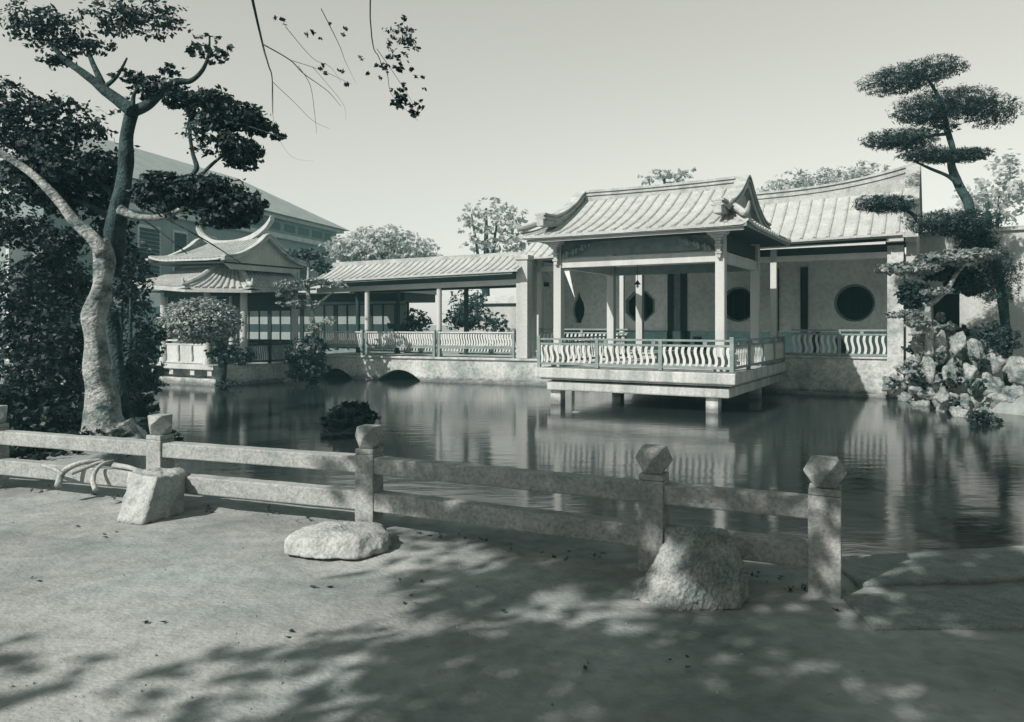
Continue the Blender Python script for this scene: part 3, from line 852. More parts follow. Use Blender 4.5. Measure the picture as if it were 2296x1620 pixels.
# paper screens of the room beside it
T = empty('tea_room', (*CO0, 0), ROT_C, 'low room with pale paper sliding screens behind the left of the corridor', 'room')
m = MB(); m.box(-19.4, 4.24, 0, -8.3, 7.0, 0.6); m.build('floor', M['wood'], T)
m = MB(); m.box(-19.4, 4.15, 2.82, -8.2, 7.0, 3.4); m.build('upper_wall', M['dark'], T)
m = MB(); m.box(-19.4, 4.1, 2.70, -8.2, 4.199, 2.818); m.build('lintel', M['rail'], T)
m = MB(); m.box(-19.4, 4.6, 0.6, -8.3, 4.7, 2.8); m.build('rear_screen', M['dark'], T)
for i, x in enumerate(np.arange(-19.3, -8.6, 0.66)):
    m = MB(); m.box(x + 0.05, 4.2, 1.76, x + 0.60, 4.23, 2.66); m.build('screen_panel', M['shoji'], T)
    m = MB(); m.box(x + 0.05, 4.2, 1.0, x + 0.60, 4.23, 1.38); m.build('screen_panel', M['shoji'], T)
    m = MB(); m.box(x + 0.05, 4.2, 1.40, x + 0.60, 4.22, 1.74); m.build('screen_board', M['soffit'], T)
    m = MB(); hw_ = 0.11 if i % 3 == 2 else 0.03; m.box(x - hw_, 4.16, 0.6, x + hw_, 4.24, 2.7); m.build('post', M['dark'], T)
m = MB(); m.hexa([(-19.7, 3.0, 3.2), (-8.0, 3.0, 3.2), (-8.0, 7.4, 3.2), (-19.7, 7.4, 3.2), (-19.7, 3.0, 3.3), (-8.0, 3.0, 3.3), (-8.0, 5.5, 4.0), (-19.7, 5.5, 4.0)]); m.build('roof', M['tile'], T)

# ------------------------------------------------------------------ western building behind
ROT_W = math.atan2(1, 0.29)
W = empty('western_house', (-19.96, 45, 0), ROT_W, 'two-storey western building with hipped roof behind the corner pavilion', 'building')
m = MB(); m.box(-9, 0, 0, 19, 11, 8.0); m.build('wall', M['far'], W)
m = MB(); m.box(-9.2, -0.35, 8.0, 19.3, 11.3, 8.35); m.build('cornice', M['white'], W, 0.03)
m = MB(); m.box(-9, -0.02, 8.36, 19, 11, 9.35); m.build('frieze', M['far'], W)
for i in range(14):
    x = -8.2 + i * 1.95
    m = MB(); m.box(x, -0.05, 8.62, x + 1.45, -0.021, 9.15); m.build('frieze_panel', M['farpanel'], W)
m = MB(); m.box(-9.3, -0.5, 9.36, 19.4, 11.5, 9.6); m.build('eave_board', M['white'], W)
m = MB()
e = [(-9.6, -0.9, 9.61), (19.8, -0.9, 9.61), (19.8, 11.9, 9.61), (-9.6, 11.9, 9.61)]
r0, r1 = (-4, 5.5, 13.2), (13.2, 5.5, 13.2)
m.v += e + [r0, r1]; m.f += [(0, 1, 5, 4), (1, 2, 5), (2, 3, 4, 5), (3, 0, 4), (3, 2, 1, 0)]
m.build('roof', M['farroof'], W)
for x, z0, z1, wd in ((-5.2, 4.4, 7.2, 1.1), (-2.2, 4.0, 7.2, 1.5), (0.3, 4.4, 7.2, 1.0), (3.0, 4.4, 7.2, 1.0), (5.7, 4.4, 7.2, 1.0), (8.4, 4.4, 7.2, 1.0), (11.1, 4.4, 7.2, 1.0), (13.8, 4.4, 7.2, 1.0), (16.5, 4.4, 7.2, 1.0)):
    m = MB(); m.box(x - wd / 2 - .12, -0.08, z0 - .12, x + wd / 2 + .12, -0.002, z1 + .15); f_ = m.build('window', M['white'], W)
    m = MB()
    for j in range(14):
        z_ = z0 + (z1 - z0) * j / 14
        m.hexa([(x - wd / 2, -0.14, z_), (x + wd / 2, -0.14, z_), (x + wd / 2, -0.085, z_ + .1), (x - wd / 2, -0.085, z_ + .1), (x - wd / 2, -0.15, z_ + .05), (x + wd / 2, -0.15, z_ + .05), (x + wd / 2, -0.085, z_ + .2), (x - wd / 2, -0.085, z_ + .2)])
    m.build('shutter', M['shutter'], f_)

# ------------------------------------------------------------------ walls of the garden
def plain_wall(name, a, b_, h, th, mt, label, z0=-0.2, cope=True, cat='wall'):
    a, b_ = Vector(a), Vector(b_)
    d = b_ - a; L = d.length
    e_ = empty(name, (a.x, a.y, 0), math.atan2(d.y, d.x), label, cat)
    m = MB(); m.box(0, 0, z0, L, th, h); m.build('wall_face', M[mt], e_)
    if cope:
        m = MB(); m.box(-0.05, -0.12, h, L + .05, th + .12, h + 0.07); m.build('coping', M['dark'], e_, 0.01)
        m = MB(); m.hexa([(-0.05, -0.1, h + .072), (L + .05, -0.1, h + .072), (L + .05, th + .1, h + .072), (-0.05, th + .1, h + .072),
                          (-0.05, th / 2 - .05, h + .45), (L + .05, th / 2 - .05, h + .45), (L + .05, th / 2 + .05, h + .45), (-0.05, th / 2 + .05, h + .45)])
        m.build('coping_tiles', M['tile'], e_)
    return e_
plain_wall('courtyard_wall', (*co(-8.2, 9.5), 0), (*co(4, 9.5), 0), 2.75, 0.3, 'white', 'white courtyard wall with dark coping seen through the corridor')
plain_wall('brick_wall', (*at(262, 700, 30.5).xy, 0), (*at(372, 700, 29.5).xy, 0), 2.45, 0.3, 'brick', 'dark brick wall left of the corner pavilion', cope=False)
plain_wall('lit_outbuilding', (*at(20, 700, 36).xy, 0), (*at(150, 700, 38).xy, 0), 6.2, 0.4, 'white', 'pale wall glimpsed through the leaves at the far left', cope=False)
plain_wall('boundary_wall', (*at(255, 700, 36).xy, 0), (*at(420, 700, 37).xy, 0), 3.6, 0.3, 'far', 'low pale wall above the dark brick wall', cope=False)
# white wall with a doorway at the right
a, b_ = at(2062, 700, 24.5), at(2420, 700, 22.0)
d = (b_ - a).xy
e_ = empty('white_garden_wall', (a.x, a.y, 0), math.atan2(d.y, d.x), 'white garden wall with a dark doorway behind the rockery', 'wall')
dw0, dw1 = 0.35, 1.12
m = MB(); m.box(0, 0, -.2, dw0, .3, 4.6); m.box(dw0, 0, 2.72, dw1, .3, 4.6); m.box(dw1, 0, -.2, d.length, .3, 4.6); m.build('wall_face', M['white'], e_)
m = MB(); m.box(-0.05, -0.1, 4.6, d.length, .4, 4.72); m.build('coping', M['tile'], e_)
m = MB(); m.box(dw0 - .3, .32, 0, dw1 + .3, .4, 3.0); m.build('door_infill', M['dark'], e_)  # dark sheet standing for the shade inside the doorway

# ------------------------------------------------------------------ trees
def tree(name, label, trunks, crowns, group=None, cat='tree', barkm='bark'):
    """trunks: list of (points, radii); crowns: list of (material, leaf size, blobs, kwargs)"""
    base = Vector(trunks[0][0][0]) if trunks else Vector(crowns[0][2][0][0])
    root = empty(name, base, 0, label, cat, group)
    if trunks:
        m, m2 = MB(), MB()
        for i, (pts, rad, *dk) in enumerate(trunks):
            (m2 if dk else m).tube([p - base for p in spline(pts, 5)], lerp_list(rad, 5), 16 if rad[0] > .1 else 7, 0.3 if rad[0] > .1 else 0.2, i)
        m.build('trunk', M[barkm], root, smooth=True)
        if m2.v: m2.build('limbs', M['barkd'], root, smooth=True)  # dark colour carries the crown's shade on the leaning tree's limbs
    for i, (mt, size, blobs, kw) in enumerate(crowns):
        bl = [(tuple(Vector(c) - base), r, n) for c, r, n in blobs]
        link('crown', leaf_mesh('crown', bl, size, seed=hash(label) % 999 + i if False else len(label) * 7 + i, **kw), M[mt], root)
    return root

A = lambda pts, Y: [at(x, y, Y + (0 if len(r) == 0 else r[0])) for x, y, *r in pts]
k12 = 12 / F_PX
tree('leaning_tree', 'large tree with pale gnarled trunk and dark limbs leaning over the left bank', [
    (A([(252, 990), (234, 940), (224, 870), (214, 780), (211, 710), (228, 640), (234, 590), (226, 540)], 12), [64 * k12, 42 * k12, 29 * k12, 24 * k12, 27 * k12, 20 * k12, 22 * k12, 19 * k12]),
    (A([(216, 965), (205, 985)], 11.9) + [at(190, 1000, 11.7)], [26 * k12, 20 * k12, 10 * k12]),
    (A([(275, 950), (300, 985)], 11.95) + [at(330, 1003, 11.8)], [24 * k12, 18 * k12, 8 * k12]),
    (A([(255, 960), (258, 990)], 11.8) + [at(262, 1010, 11.6)], [22 * k12, 18 * k12, 10 * k12]),
    (A([(230, 570), (205, 530), (170, 498), (140, 460), (108, 425), (50, 375), (-40, 320)], 11.9), [17 * k12, 15 * k12, 12 * k12, 10 * k12, 9 * k12, 8 * k12, 6 * k12]),
    (A([(268, 470), (310, 488), (370, 486), (418, 464), (455, 466), (500, 480)], 11.8), [12 * k12, 8 * k12, 7 * k12, 5 * k12, 3 * k12, 2 * k12]),
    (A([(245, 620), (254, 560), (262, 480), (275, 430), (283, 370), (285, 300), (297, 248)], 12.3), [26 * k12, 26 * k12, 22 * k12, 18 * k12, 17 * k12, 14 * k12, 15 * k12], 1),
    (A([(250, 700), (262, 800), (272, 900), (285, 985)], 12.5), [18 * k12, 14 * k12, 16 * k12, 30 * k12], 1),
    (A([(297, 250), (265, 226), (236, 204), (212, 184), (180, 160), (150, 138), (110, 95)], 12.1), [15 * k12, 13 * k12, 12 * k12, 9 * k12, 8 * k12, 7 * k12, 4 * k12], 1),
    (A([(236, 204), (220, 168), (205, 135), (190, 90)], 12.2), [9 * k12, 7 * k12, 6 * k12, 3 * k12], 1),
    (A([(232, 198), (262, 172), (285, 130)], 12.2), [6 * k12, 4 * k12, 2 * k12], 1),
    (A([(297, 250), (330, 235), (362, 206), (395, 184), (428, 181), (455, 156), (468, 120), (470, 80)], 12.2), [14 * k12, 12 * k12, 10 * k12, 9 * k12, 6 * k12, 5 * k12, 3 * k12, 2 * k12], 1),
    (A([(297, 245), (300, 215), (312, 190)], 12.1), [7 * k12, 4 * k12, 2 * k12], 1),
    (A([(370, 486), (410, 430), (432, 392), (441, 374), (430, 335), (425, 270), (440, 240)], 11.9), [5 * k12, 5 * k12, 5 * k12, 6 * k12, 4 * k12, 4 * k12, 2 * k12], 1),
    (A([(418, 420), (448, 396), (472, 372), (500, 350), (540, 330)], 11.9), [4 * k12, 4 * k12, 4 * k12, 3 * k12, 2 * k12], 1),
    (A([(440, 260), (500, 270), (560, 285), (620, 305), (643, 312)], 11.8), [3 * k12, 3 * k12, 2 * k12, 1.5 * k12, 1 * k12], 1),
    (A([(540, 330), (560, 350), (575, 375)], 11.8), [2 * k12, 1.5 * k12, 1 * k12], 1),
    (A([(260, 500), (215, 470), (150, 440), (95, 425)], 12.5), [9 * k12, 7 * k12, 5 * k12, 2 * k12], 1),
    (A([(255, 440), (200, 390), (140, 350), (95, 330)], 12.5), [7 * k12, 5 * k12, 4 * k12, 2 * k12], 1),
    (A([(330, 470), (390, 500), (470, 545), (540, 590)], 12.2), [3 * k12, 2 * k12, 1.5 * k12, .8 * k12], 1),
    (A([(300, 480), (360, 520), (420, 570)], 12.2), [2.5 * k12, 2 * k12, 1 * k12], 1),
], [
    ('leafd', 0.095, [pxblob(412, 222, 44, 24, 12, 700), pxblob(470, 235, 66, 32, 12, 1500), pxblob(480, 272, 70, 24, 12, 900), pxblob(545, 265, 62, 34, 12, 1300), pxblob(590, 285, 36, 22, 12, 420), pxblob(515, 318, 34, 24, 12, 420),
                     pxblob(540, 340, 54, 30, 12, 950), pxblob(545, 368, 44, 14, 12, 260), pxblob(622, 305, 26, 10, 12, 90), pxblob(390, 235, 28, 10, 12, 130), pxblob(500, 300, 100, 60, 12, 420)], {}),
    ('leafd', 0.095, [pxblob(370, 410, 56, 26, 11.8, 900), pxblob(455, 430, 78, 40, 11.8, 2100), pxblob(535, 462, 62, 42, 11.8, 1900), pxblob(505, 492, 56, 26, 11.8, 900), pxblob(330, 440, 44, 30, 12.3, 700), pxblob(400, 450, 60, 24, 11.9, 500), pxblob(450, 450, 130, 60, 12, 400)], {}),
    ('leafd', 0.095, [pxblob(120, 245, 62, 30, 12.6, 620), pxblob(180, 292, 78, 28, 12.6, 620), pxblob(95, 330, 56, 55, 12.4, 1300), pxblob(150, 385, 100, 46, 12.4, 3000), pxblob(225, 375, 58, 40, 12.5, 1300),
                     pxblob(60, 400, 66, 60, 12.4, 1400), pxblob(160, 450, 100, 40, 12.8, 1700), pxblob(250, 430, 45, 28, 12.8, 600), pxblob(20, 260, 70, 80, 12.4, 1500), pxblob(250, 530, 50, 60, 13, 1300), pxblob(140, 540, 60, 40, 13.2, 900), pxblob(150, 320, 140, 100, 12.6, 700), pxblob(50, 520, 80, 46, 13.4, 1300), pxblob(110, 590, 60, 40, 13.6, 900), pxblob(-20, 460, 60, 70, 13, 900)], {}),
    ('leafd', 0.085, [pxblob(315, 185, 42, 20, 12.2, 420), pxblob(360, 192, 48, 22, 12.2, 460), pxblob(385, 160, 30, 16, 12.2, 150), pxblob(130, 140, 50, 16, 12.2, 240), pxblob(330, 215, 50, 14, 12.2, 180), pxblob(285, 170, 36, 14, 12.2, 120),
                     pxblob(190, 100, 70, 25, 12.2, 420), pxblob(470, 110, 50, 30, 12.2, 330), pxblob(90, 60, 100, 50, 12.3, 1300), pxblob(300, 40, 130, 45, 12.3, 1300), pxblob(490, 200, 20, 12, 12.2, 40)], {}),
])

# thicket on the left bank
TH = [(95, 640, 80, 90, 15.5, 2200), (150, 760, 80, 90, 14.5, 2200), (100, 860, 90, 90, 13.6, 2000), (310, 740, 50, 75, 20, 1500), (290, 830, 55, 70, 17, 1500), (40, 720, 70, 140, 14.5, 2200), (150, 620, 60, 45, 16, 1000),
      (330, 840, 40, 40, 21, 800), (20, 900, 80, 80, 12.8, 1800), (120, 930, 80, 40, 12.6, 1200), (285, 900, 45, 50, 14.5, 1000), (290, 590, 40, 70, 17.5, 900), (270, 660, 55, 55, 19, 1100)]
TL = ['dark leafy shrub beside the trunk at the far left edge, under pale gaps', 'dark shrub directly left of the pale trunk', 'dark low shrub left of the trunk foot', 'dark shrub in front of the brick wall', 'dark shrub right of the trunk, above the water',
      'tall dark shrub at the left edge of the picture', 'small dark shrub high behind the trunk crook', 'small dark shrub at the corner pavilion terrace', 'lowest dark shrub at the left edge by the fence', 'dark undergrowth left of the tree roots',
      'dark shrub just right of the tree roots', 'narrow dark shrub under the fork of the leaning tree', 'round dark shrub between trunk and brick wall']
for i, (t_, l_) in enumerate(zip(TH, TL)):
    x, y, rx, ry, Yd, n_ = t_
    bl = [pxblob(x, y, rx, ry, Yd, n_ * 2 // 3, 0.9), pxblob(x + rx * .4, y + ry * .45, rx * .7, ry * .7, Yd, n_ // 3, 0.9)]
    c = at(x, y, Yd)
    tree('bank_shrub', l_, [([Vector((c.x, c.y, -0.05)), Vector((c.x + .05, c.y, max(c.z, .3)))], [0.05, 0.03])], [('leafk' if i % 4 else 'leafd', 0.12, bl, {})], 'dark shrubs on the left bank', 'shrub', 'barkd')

gc = [((-9 + 3.4 * q_[0] + (.5 if q_[1] > .5 else 0), 9.0 + 2.6 * q_[1], .05), (.5, .35, .14), 130) for q_ in npr.random((34, 2))]
tag(link('ground_cover', leaf_mesh('ground_cover', gc, 0.10, seed=77), M['leafk']), kind='stuff')

# pruned dome tree in front of the corner pavilion
tree('dome_tree', 'clipped mushroom-shaped tree at the water edge before the corner pavilion', [
    (A([(497, 872), (497, 830), (500, 790), (488, 765), (470, 745), (455, 720)], 26.0), [.2, .16, .15, .14, .12, .08]),
    (A([(498, 800), (520, 800), (540, 795)], 26.0), [.07, .06, .04])], [
    ('leafb', 0.115, [pxblob(452, 724, 86, 44, 26, 8200, 1.15), pxblob(452, 712, 76, 42, 26, 6500, 1.0)], dict(shell=0.12, flat=.8)),
    ('leafm', 0.13, [pxblob(520, 796, 52, 20, 26, 1100, .5), pxblob(545, 805, 30, 14, 26, 350, .4), pxblob(480, 790, 20, 8, 26, 120, .3)], {}),
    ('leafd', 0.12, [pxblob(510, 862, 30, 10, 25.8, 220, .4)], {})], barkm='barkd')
# cloud-pruned tree at the end of the corridor
tree('cloud_tree', 'cloud-pruned tree with small tiered pads before the left end of the corridor', [
    (A([(690, 850), (692, 790), (702, 745), (697, 700), (690, 650), (692, 610), (690, 575)], 28.2), [.14, .12, .11, .1, .08, .06, .04]),
    (A([(697, 700), (725, 672), (748, 655)], 28.2), [.06, .05, .03]), (A([(690, 690), (668, 684)], 28.2), [.05, .03]), (A([(692, 610), (720, 600)], 28.2), [.04, .03])], [
    ('leafm', 0.14, [pxblob(690, 570, 50, 13, 28.2, 600, .6), pxblob(722, 600, 26, 13, 28.2, 320, .4)], {}),
    ('leafl', 0.14, [pxblob(655, 640, 40, 12, 28, 420, .6), pxblob(700, 632, 36, 10, 28, 320, .5), pxblob(748, 640, 34, 10, 28, 300, .5), pxblob(640, 660, 22, 10, 28, 200, .4), pxblob(665, 682, 40, 11, 28, 430, .6), pxblob(705, 735, 26, 9, 28, 160, .4), pxblob(740, 720, 22, 9, 28, 120, .4)], {}),
    ('leafd', 0.15, [pxblob(688, 790, 48, 42, 28, 1500, .8), pxblob(690, 830, 52, 30, 28, 1100, .8)], {}),
    ('leafl', 0.15, [pxblob(690, 775, 36, 20, 27.6, 170, .5)], {})], barkm='bark')
# shrub island
ic = gnd(785, 962, WATER_Z)
R_ = empty('shrub_islet', ic, 0, 'low dark leafy shrub standing alone in the pond', 'shrub')
link('crown', leaf_mesh('crown', [((0, 0, 0.22), (0.60, 0.42, 0.24), 900), ((0.05, 0, 0.36), (0.38, 0.3, 0.22), 500), ((0.28, 0, 0.25), (0.3, 0.3, 0.22), 300)], 0.15, seed=5, shell=0.3), M['leafd'], R_)
m = MB(); m.rings([[(0.5 * k * math.cos(t_), 0.36 * k * math.sin(t_), z_) for t_ in np.linspace(0, 2 * math.pi, 12, endpoint=False)] for k, z_ in ((1.1, -.5), (1, 0), (.7, .12), (.2, .18))]); m.build('stump', M['barkd'], R_)

# trees beyond the roofs
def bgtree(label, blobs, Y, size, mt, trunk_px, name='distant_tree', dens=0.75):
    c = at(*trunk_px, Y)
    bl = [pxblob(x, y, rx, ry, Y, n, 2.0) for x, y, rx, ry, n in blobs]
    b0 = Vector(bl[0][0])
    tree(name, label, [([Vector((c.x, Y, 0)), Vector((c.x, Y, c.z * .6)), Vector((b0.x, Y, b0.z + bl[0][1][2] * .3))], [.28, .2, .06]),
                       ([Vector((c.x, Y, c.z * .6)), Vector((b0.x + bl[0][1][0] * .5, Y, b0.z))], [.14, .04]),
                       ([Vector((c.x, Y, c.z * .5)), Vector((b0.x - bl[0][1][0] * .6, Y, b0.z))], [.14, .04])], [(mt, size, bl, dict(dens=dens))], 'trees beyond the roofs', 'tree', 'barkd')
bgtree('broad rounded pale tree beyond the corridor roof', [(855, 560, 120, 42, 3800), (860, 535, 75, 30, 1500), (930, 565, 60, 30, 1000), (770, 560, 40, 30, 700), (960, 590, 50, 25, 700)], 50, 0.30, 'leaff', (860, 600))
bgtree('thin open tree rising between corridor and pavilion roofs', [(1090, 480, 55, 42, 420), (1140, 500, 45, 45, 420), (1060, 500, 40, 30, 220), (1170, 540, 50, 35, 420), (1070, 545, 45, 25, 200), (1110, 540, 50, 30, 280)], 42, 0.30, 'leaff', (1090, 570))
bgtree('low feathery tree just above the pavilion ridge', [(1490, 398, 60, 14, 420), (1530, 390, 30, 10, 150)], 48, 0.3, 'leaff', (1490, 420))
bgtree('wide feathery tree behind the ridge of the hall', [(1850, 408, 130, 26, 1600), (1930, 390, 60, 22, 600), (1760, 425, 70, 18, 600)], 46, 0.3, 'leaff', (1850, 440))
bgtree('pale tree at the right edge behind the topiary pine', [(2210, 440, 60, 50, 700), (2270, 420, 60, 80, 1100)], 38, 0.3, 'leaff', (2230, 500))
# shrubs in the courtyard, seen through the corridor
for lb, x, y, rx, ry, Yd, n_, mt in (('dark clipped shrub behind the corridor bench, left', 925, 722, 44, 32, 35, 900, 'leafd'), ('tall bushy shrub in the courtyard behind the right column', 1050, 690, 48, 48, 36.5, 1200, 'leafm'),
                                     ('dark low shrub before the courtyard wall', 1045, 720, 60, 22, 34.5, 800, 'leafd'), ('small pale shrub left of the pier in the courtyard', 1110, 725, 30, 26, 36, 450, 'leafm'),
                                     ('leafy bush visible between pier and pavilion', 1205, 690, 24, 60, 33, 900, 'leafl')):
    c = at(x, y, Yd)
    tree('courtyard_shrub', lb, [([Vector((c.x, c.y, 0)), c], [.05, .03])], [(mt, 0.17, [pxblob(x, y, rx, ry, Yd, n_, .8)], {})], 'shrubs in the courtyard', 'shrub', 'barkd')
# ------------------------------------------------------------------ rocks
def rock(name, pts, mt, parent=None, sub=4, soft=14, amp=0.03, fr=4.0, ridged=0.0, rdir=(0, 0, 1), seed=0, squash=None, label=None, cat=None, group=None):
    """angular stone: convex hull of pts, edges softened, surface roughened"""
    pts = [Vector(p) for p in pts]
    c = sum(pts, Vector()) / len(pts)
    bm = bmesh.new()
    for p in pts: bm.verts.new(p - c)
    h = bmesh.ops.convex_hull(bm, input=bm.verts)
    bm.normal_update()
    pl = []
    for f in bm.faces:
        n = f.normal.copy(); dd = n.dot(f.verts[0].co)
        if dd < 0: n, dd = -n, -dd
        if dd > 1e-4: pl.append((n, dd))
    bm.free()
    bm = bmesh.new()
    bmesh.ops.create_icosphere(bm, subdivisions=sub, radius=1)
    N = np.array([n for n, _ in pl]); D = np.array([d for _, d in pl])
    rd = Vector(rdir).normalized()
    for v in bm.verts:
        d = v.co.normalized()
        k = np.maximum(N @ np.array(d), 1e-3) / D
        r = 1.0 / (np.sum(k ** soft) ** (1.0 / soft))
        p = d * r
        s_ = p * fr + Vector((seed * 7.3, seed * 3.1, seed))
        e = amp * (noise.noise(s_) + 0.5 * noise.noise(s_ * 2.3) + 0.28 * noise.noise(s_ * 5.1) + 0.15 * noise.noise(s_ * 11))
        if ridged:
            q_ = p - rd * p.dot(rd) * 0.85
            e += ridged * (0.5 - abs(noise.noise(q_ * fr * 3.5))) + ridged * 0.5 * (0.5 - abs(noise.noise(q_ * fr * 8)))
        v.co = p + d * e
    me = bpy.data.meshes.new(name)
    bm.to_mesh(me); bm.free()
    me.polygons.foreach_set('use_smooth', [True] * len(me.polygons))
    o = link(name, me, M[mt], parent, c)
    if parent is None: tag(o, label, cat, group)
    return o
rock('upright_rock', [gnd(318, 1180), gnd(262, 1170), gnd(408, 1153), gnd(300, 1130), gnd(400, 1135), at(352, 1074, 6.72), at(292, 1062, 6.9), at(417, 1062, 7.2), at(305, 1052, 7.15), at(405, 1050, 7.3), at(285, 1100, 6.85)],
     'rockpale', sub=5, soft=70, amp=0.02, fr=8, ridged=0.022, rdir=(0, 0, 1), seed=1, label='upright block of rock with a dark shaded side before the fence', cat='rock')
rock('flat_boulder', [gnd(640, 1250), gnd(700, 1262), gnd(800, 1262), gnd(880, 1232), gnd(640, 1215), gnd(870, 1200), gnd(720, 1190), gnd(820, 1188), at(632, 1215, 5.75), at(660, 1188, 6.0), at(735, 1166, 6.2), at(845, 1166, 6.2), at(882, 1190, 6.0), at(884, 1215, 5.85), at(690, 1210, 5.68), at(800, 1205, 5.68)],
     'rockpale', sub=6, soft=14, amp=0.036, fr=5.0, ridged=0.012, rdir=(1, .2, 0), seed=2, label='pale rounded low boulder on the sand below the middle post', cat='rock')
rock('rough_rock', [gnd(1418, 1342), gnd(1440, 1352), gnd(1520, 1370), gnd(1655, 1366), gnd(1680, 1340), gnd(1480, 1300), gnd(1640, 1300), at(1512, 1188, 4.95), at(1570, 1184, 4.98), at(1628, 1192, 5.0), at(1562, 1204, 4.82), at(1640, 1210, 4.86), at(1668, 1275, 4.84), at(1530, 1295, 4.68)],
     'rock', sub=6, soft=120, amp=0.010, fr=9, ridged=0.028, rdir=(0.5, 0.1, 0.9), seed=3, label='rough angular rock with striped face before the right fence posts', cat='rock')
rock('pond_stone', [gnd(x, y, WATER_Z - .1) + Vector((0, 0, z)) for x, y, z in ((1275, 938, 0), (1308, 938, 0), (1280, 930, 0), (1305, 930, 0), (1284, 934, .13), (1300, 934, .15))], 'coral', sub=3, soft=8, amp=.02, seed=8, label='pale stone in the dark water under the pavilion', cat='rock')
rock('bank_stone', [at(x, y, Yd) for x, y, Yd in ((325, 850, 26.2), (350, 850, 26), (322, 880, 26.2), (352, 880, 26), (330, 835, 26.5), (345, 835, 26.5), (330, 875, 27), (345, 875, 27))], 'coral', sub=3, soft=8, amp=.06, seed=12, label='weathered stone at the left end of the white terrace', cat='rock')
rock('pale_ornament', [at(x, y, Yd) for x, y, Yd in ((448, 760, 28.4), (462, 756, 28.4), (470, 764, 28.4), (486, 786, 28.4), (448, 786, 28.4), (455, 758, 28.8), (480, 786, 28.8), (450, 786, 28.8))], 'white', sub=3, soft=8, amp=.01, seed=13, label='pale rounded stone standing behind the white parapet', cat='ornament')

# rockery at the right
RK = empty('rockery', gnd(2110, 900), 0, 'piled eroded coral-stone rockery at the right bank', 'rockery')
rk0 = RK.location
rr = random.Random(11)
spots = []
for (x, y, Yd, s_) in [(2010, 862, 22.5, 30), (2050, 870, 21.6, 34), (2095, 890, 20.4, 36), (2135, 905, 19.4, 38), (2180, 915, 18.8, 40), (2225, 930, 18.2, 44), (2075, 850, 21.6, 34), (2120, 850, 20.8, 40), (2165, 860, 20.2, 42), (2210, 870, 19.8, 46),
                       (2090, 742, 22.4, 24), (2128, 738, 22.3, 22), (2062, 752, 22.6, 22), (2172, 742, 22.1, 20), (2105, 715, 22.6, 15), (2040, 825, 22.6, 30), (2085, 810, 22.2, 36), (2130, 800, 21.6, 40), (2175, 805, 21.2, 42), (2220, 810, 20.8, 46), (2060, 780, 22.8, 26), (2110, 765, 22.4, 34), (2155, 772, 22.2, 30), (2195, 778, 22.0, 34), (2100, 920, 19.2, 26),
                       (2150, 940, 18.2, 30), (2195, 955, 17.6, 34), (2245, 965, 17.2, 40), (2270, 890, 19, 44), (2280, 830, 20, 44), (2030, 890, 21.8, 20), (2065, 905, 20.6, 22), (2125, 735, 22.8, 18), (2090, 740, 22.8, 16)]:
    k = Yd / F_PX
    pts = []
    for i in range(9):
        d = Vector((rr.gauss(0, 1), rr.gauss(0, 1), rr.gauss(0, 1))).normalized()
        pts.append(at(x, y, Yd) + Vector((d.x * s_ * 1.1 * k, d.y * s_ * k, d.z * s_ * .9 * k)) * rr.uniform(.8, 1.15))
    o = rock('stone', pts, 'coral', RK, 4, 12, s_ * k * .34, 1.7 / (s_ * k), s_ * k * .10, seed=rr.random() * 50)
    o.location -= rk0
for (x, y, Yd, s_, up) in [(2058, 790, 21.0, 18, 2.4), (2105, 770, 20.6, 20, 2.6), (2150, 775, 20.4, 22, 2.2), (2188, 790, 20.2, 22, 2.2), (2082, 830, 20.2, 18, 2.2), (2132, 835, 19.6, 20, 2.2), (2175, 850, 19.2, 22, 1.9), (2048, 850, 21.2, 16, 2.0), (2110, 895, 18.9, 16, 1.8), (2160, 905, 18.5, 18, 1.6)]:
    k = Yd / F_PX
    pts = []
    for i in range(10):
        d = Vector((rr.gauss(0, 1), rr.gauss(0, 1), rr.gauss(0, 1))).normalized()
        pts.append(at(x, y, Yd) + Vector((d.x * s_ * k, d.y * s_ * k, d.z * s_ * up * k)) * rr.uniform(.75, 1.15))
    o = rock('stone', pts, 'coral', RK, 4, 22, s_ * k * .2, 1.6 / (s_ * k), s_ * k * .10, seed=rr.random() * 50)
    o.location -= rk0
for i, (x, y, rx, ry, Yd, n_, mt, lb) in enumerate(((2050, 780, 26, 14, 21.6, 260, 'leafd', 'dark round bush on the upper left of the rockery'), (2165, 745, 22, 18, 21.4, 260, 'leafd', 'dark bush high on the rockery before the white wall'), (2040, 830, 30, 26, 21.4, 300, 'leafl', 'pale leafy plant on the rockery beside the hall pier'),
                                   (2110, 800, 34, 22, 20.6, 200, 'leafm', 'leafy plant in the middle of the rockery'), (2145, 915, 20, 26, 18.6, 300, 'leafd', 'dark fern in the cleft at the water line'), (2190, 860, 24, 16, 18.9, 140, 'leafm', 'small plant at the right of the rockery'),
                                   (2000, 860, 18, 14, 22.4, 120, 'leafm', 'tiny plant growing on the hall base wall'),
                                   (2065, 850, 24, 22, 20.4, 240, 'leafk', 'dark leafy gap low on the left of the rockery'), (2130, 850, 22, 26, 19.6, 260, 'leafk', 'dark creeper in the middle cleft of the rockery'),
                                   (2185, 815, 30, 22, 20.2, 220, 'leafk', 'dark creeper on the right shoulder of the rockery'), (2205, 945, 40, 22, 17.0, 420, 'leafk', 'dark bush overhanging the water at the right edge'),
                                   (2235, 760, 50, 40, 20.6, 1100, 'leafd', 'dark bush beyond the right end of the rockery'), (2100, 770, 20, 14, 21.0, 200, 'leafl', 'pale fern at the foot of the forked white limb'))):
    c = at(x, y, Yd)
    tree('rockery_plant', lb, [([c - Vector((0, -.1, .2)), c], [.02, .01])], [(mt, 0.11, [pxblob(x, y, rx, ry, Yd, n_)], {})], 'plants on the rockery', 'plant', 'barkd')

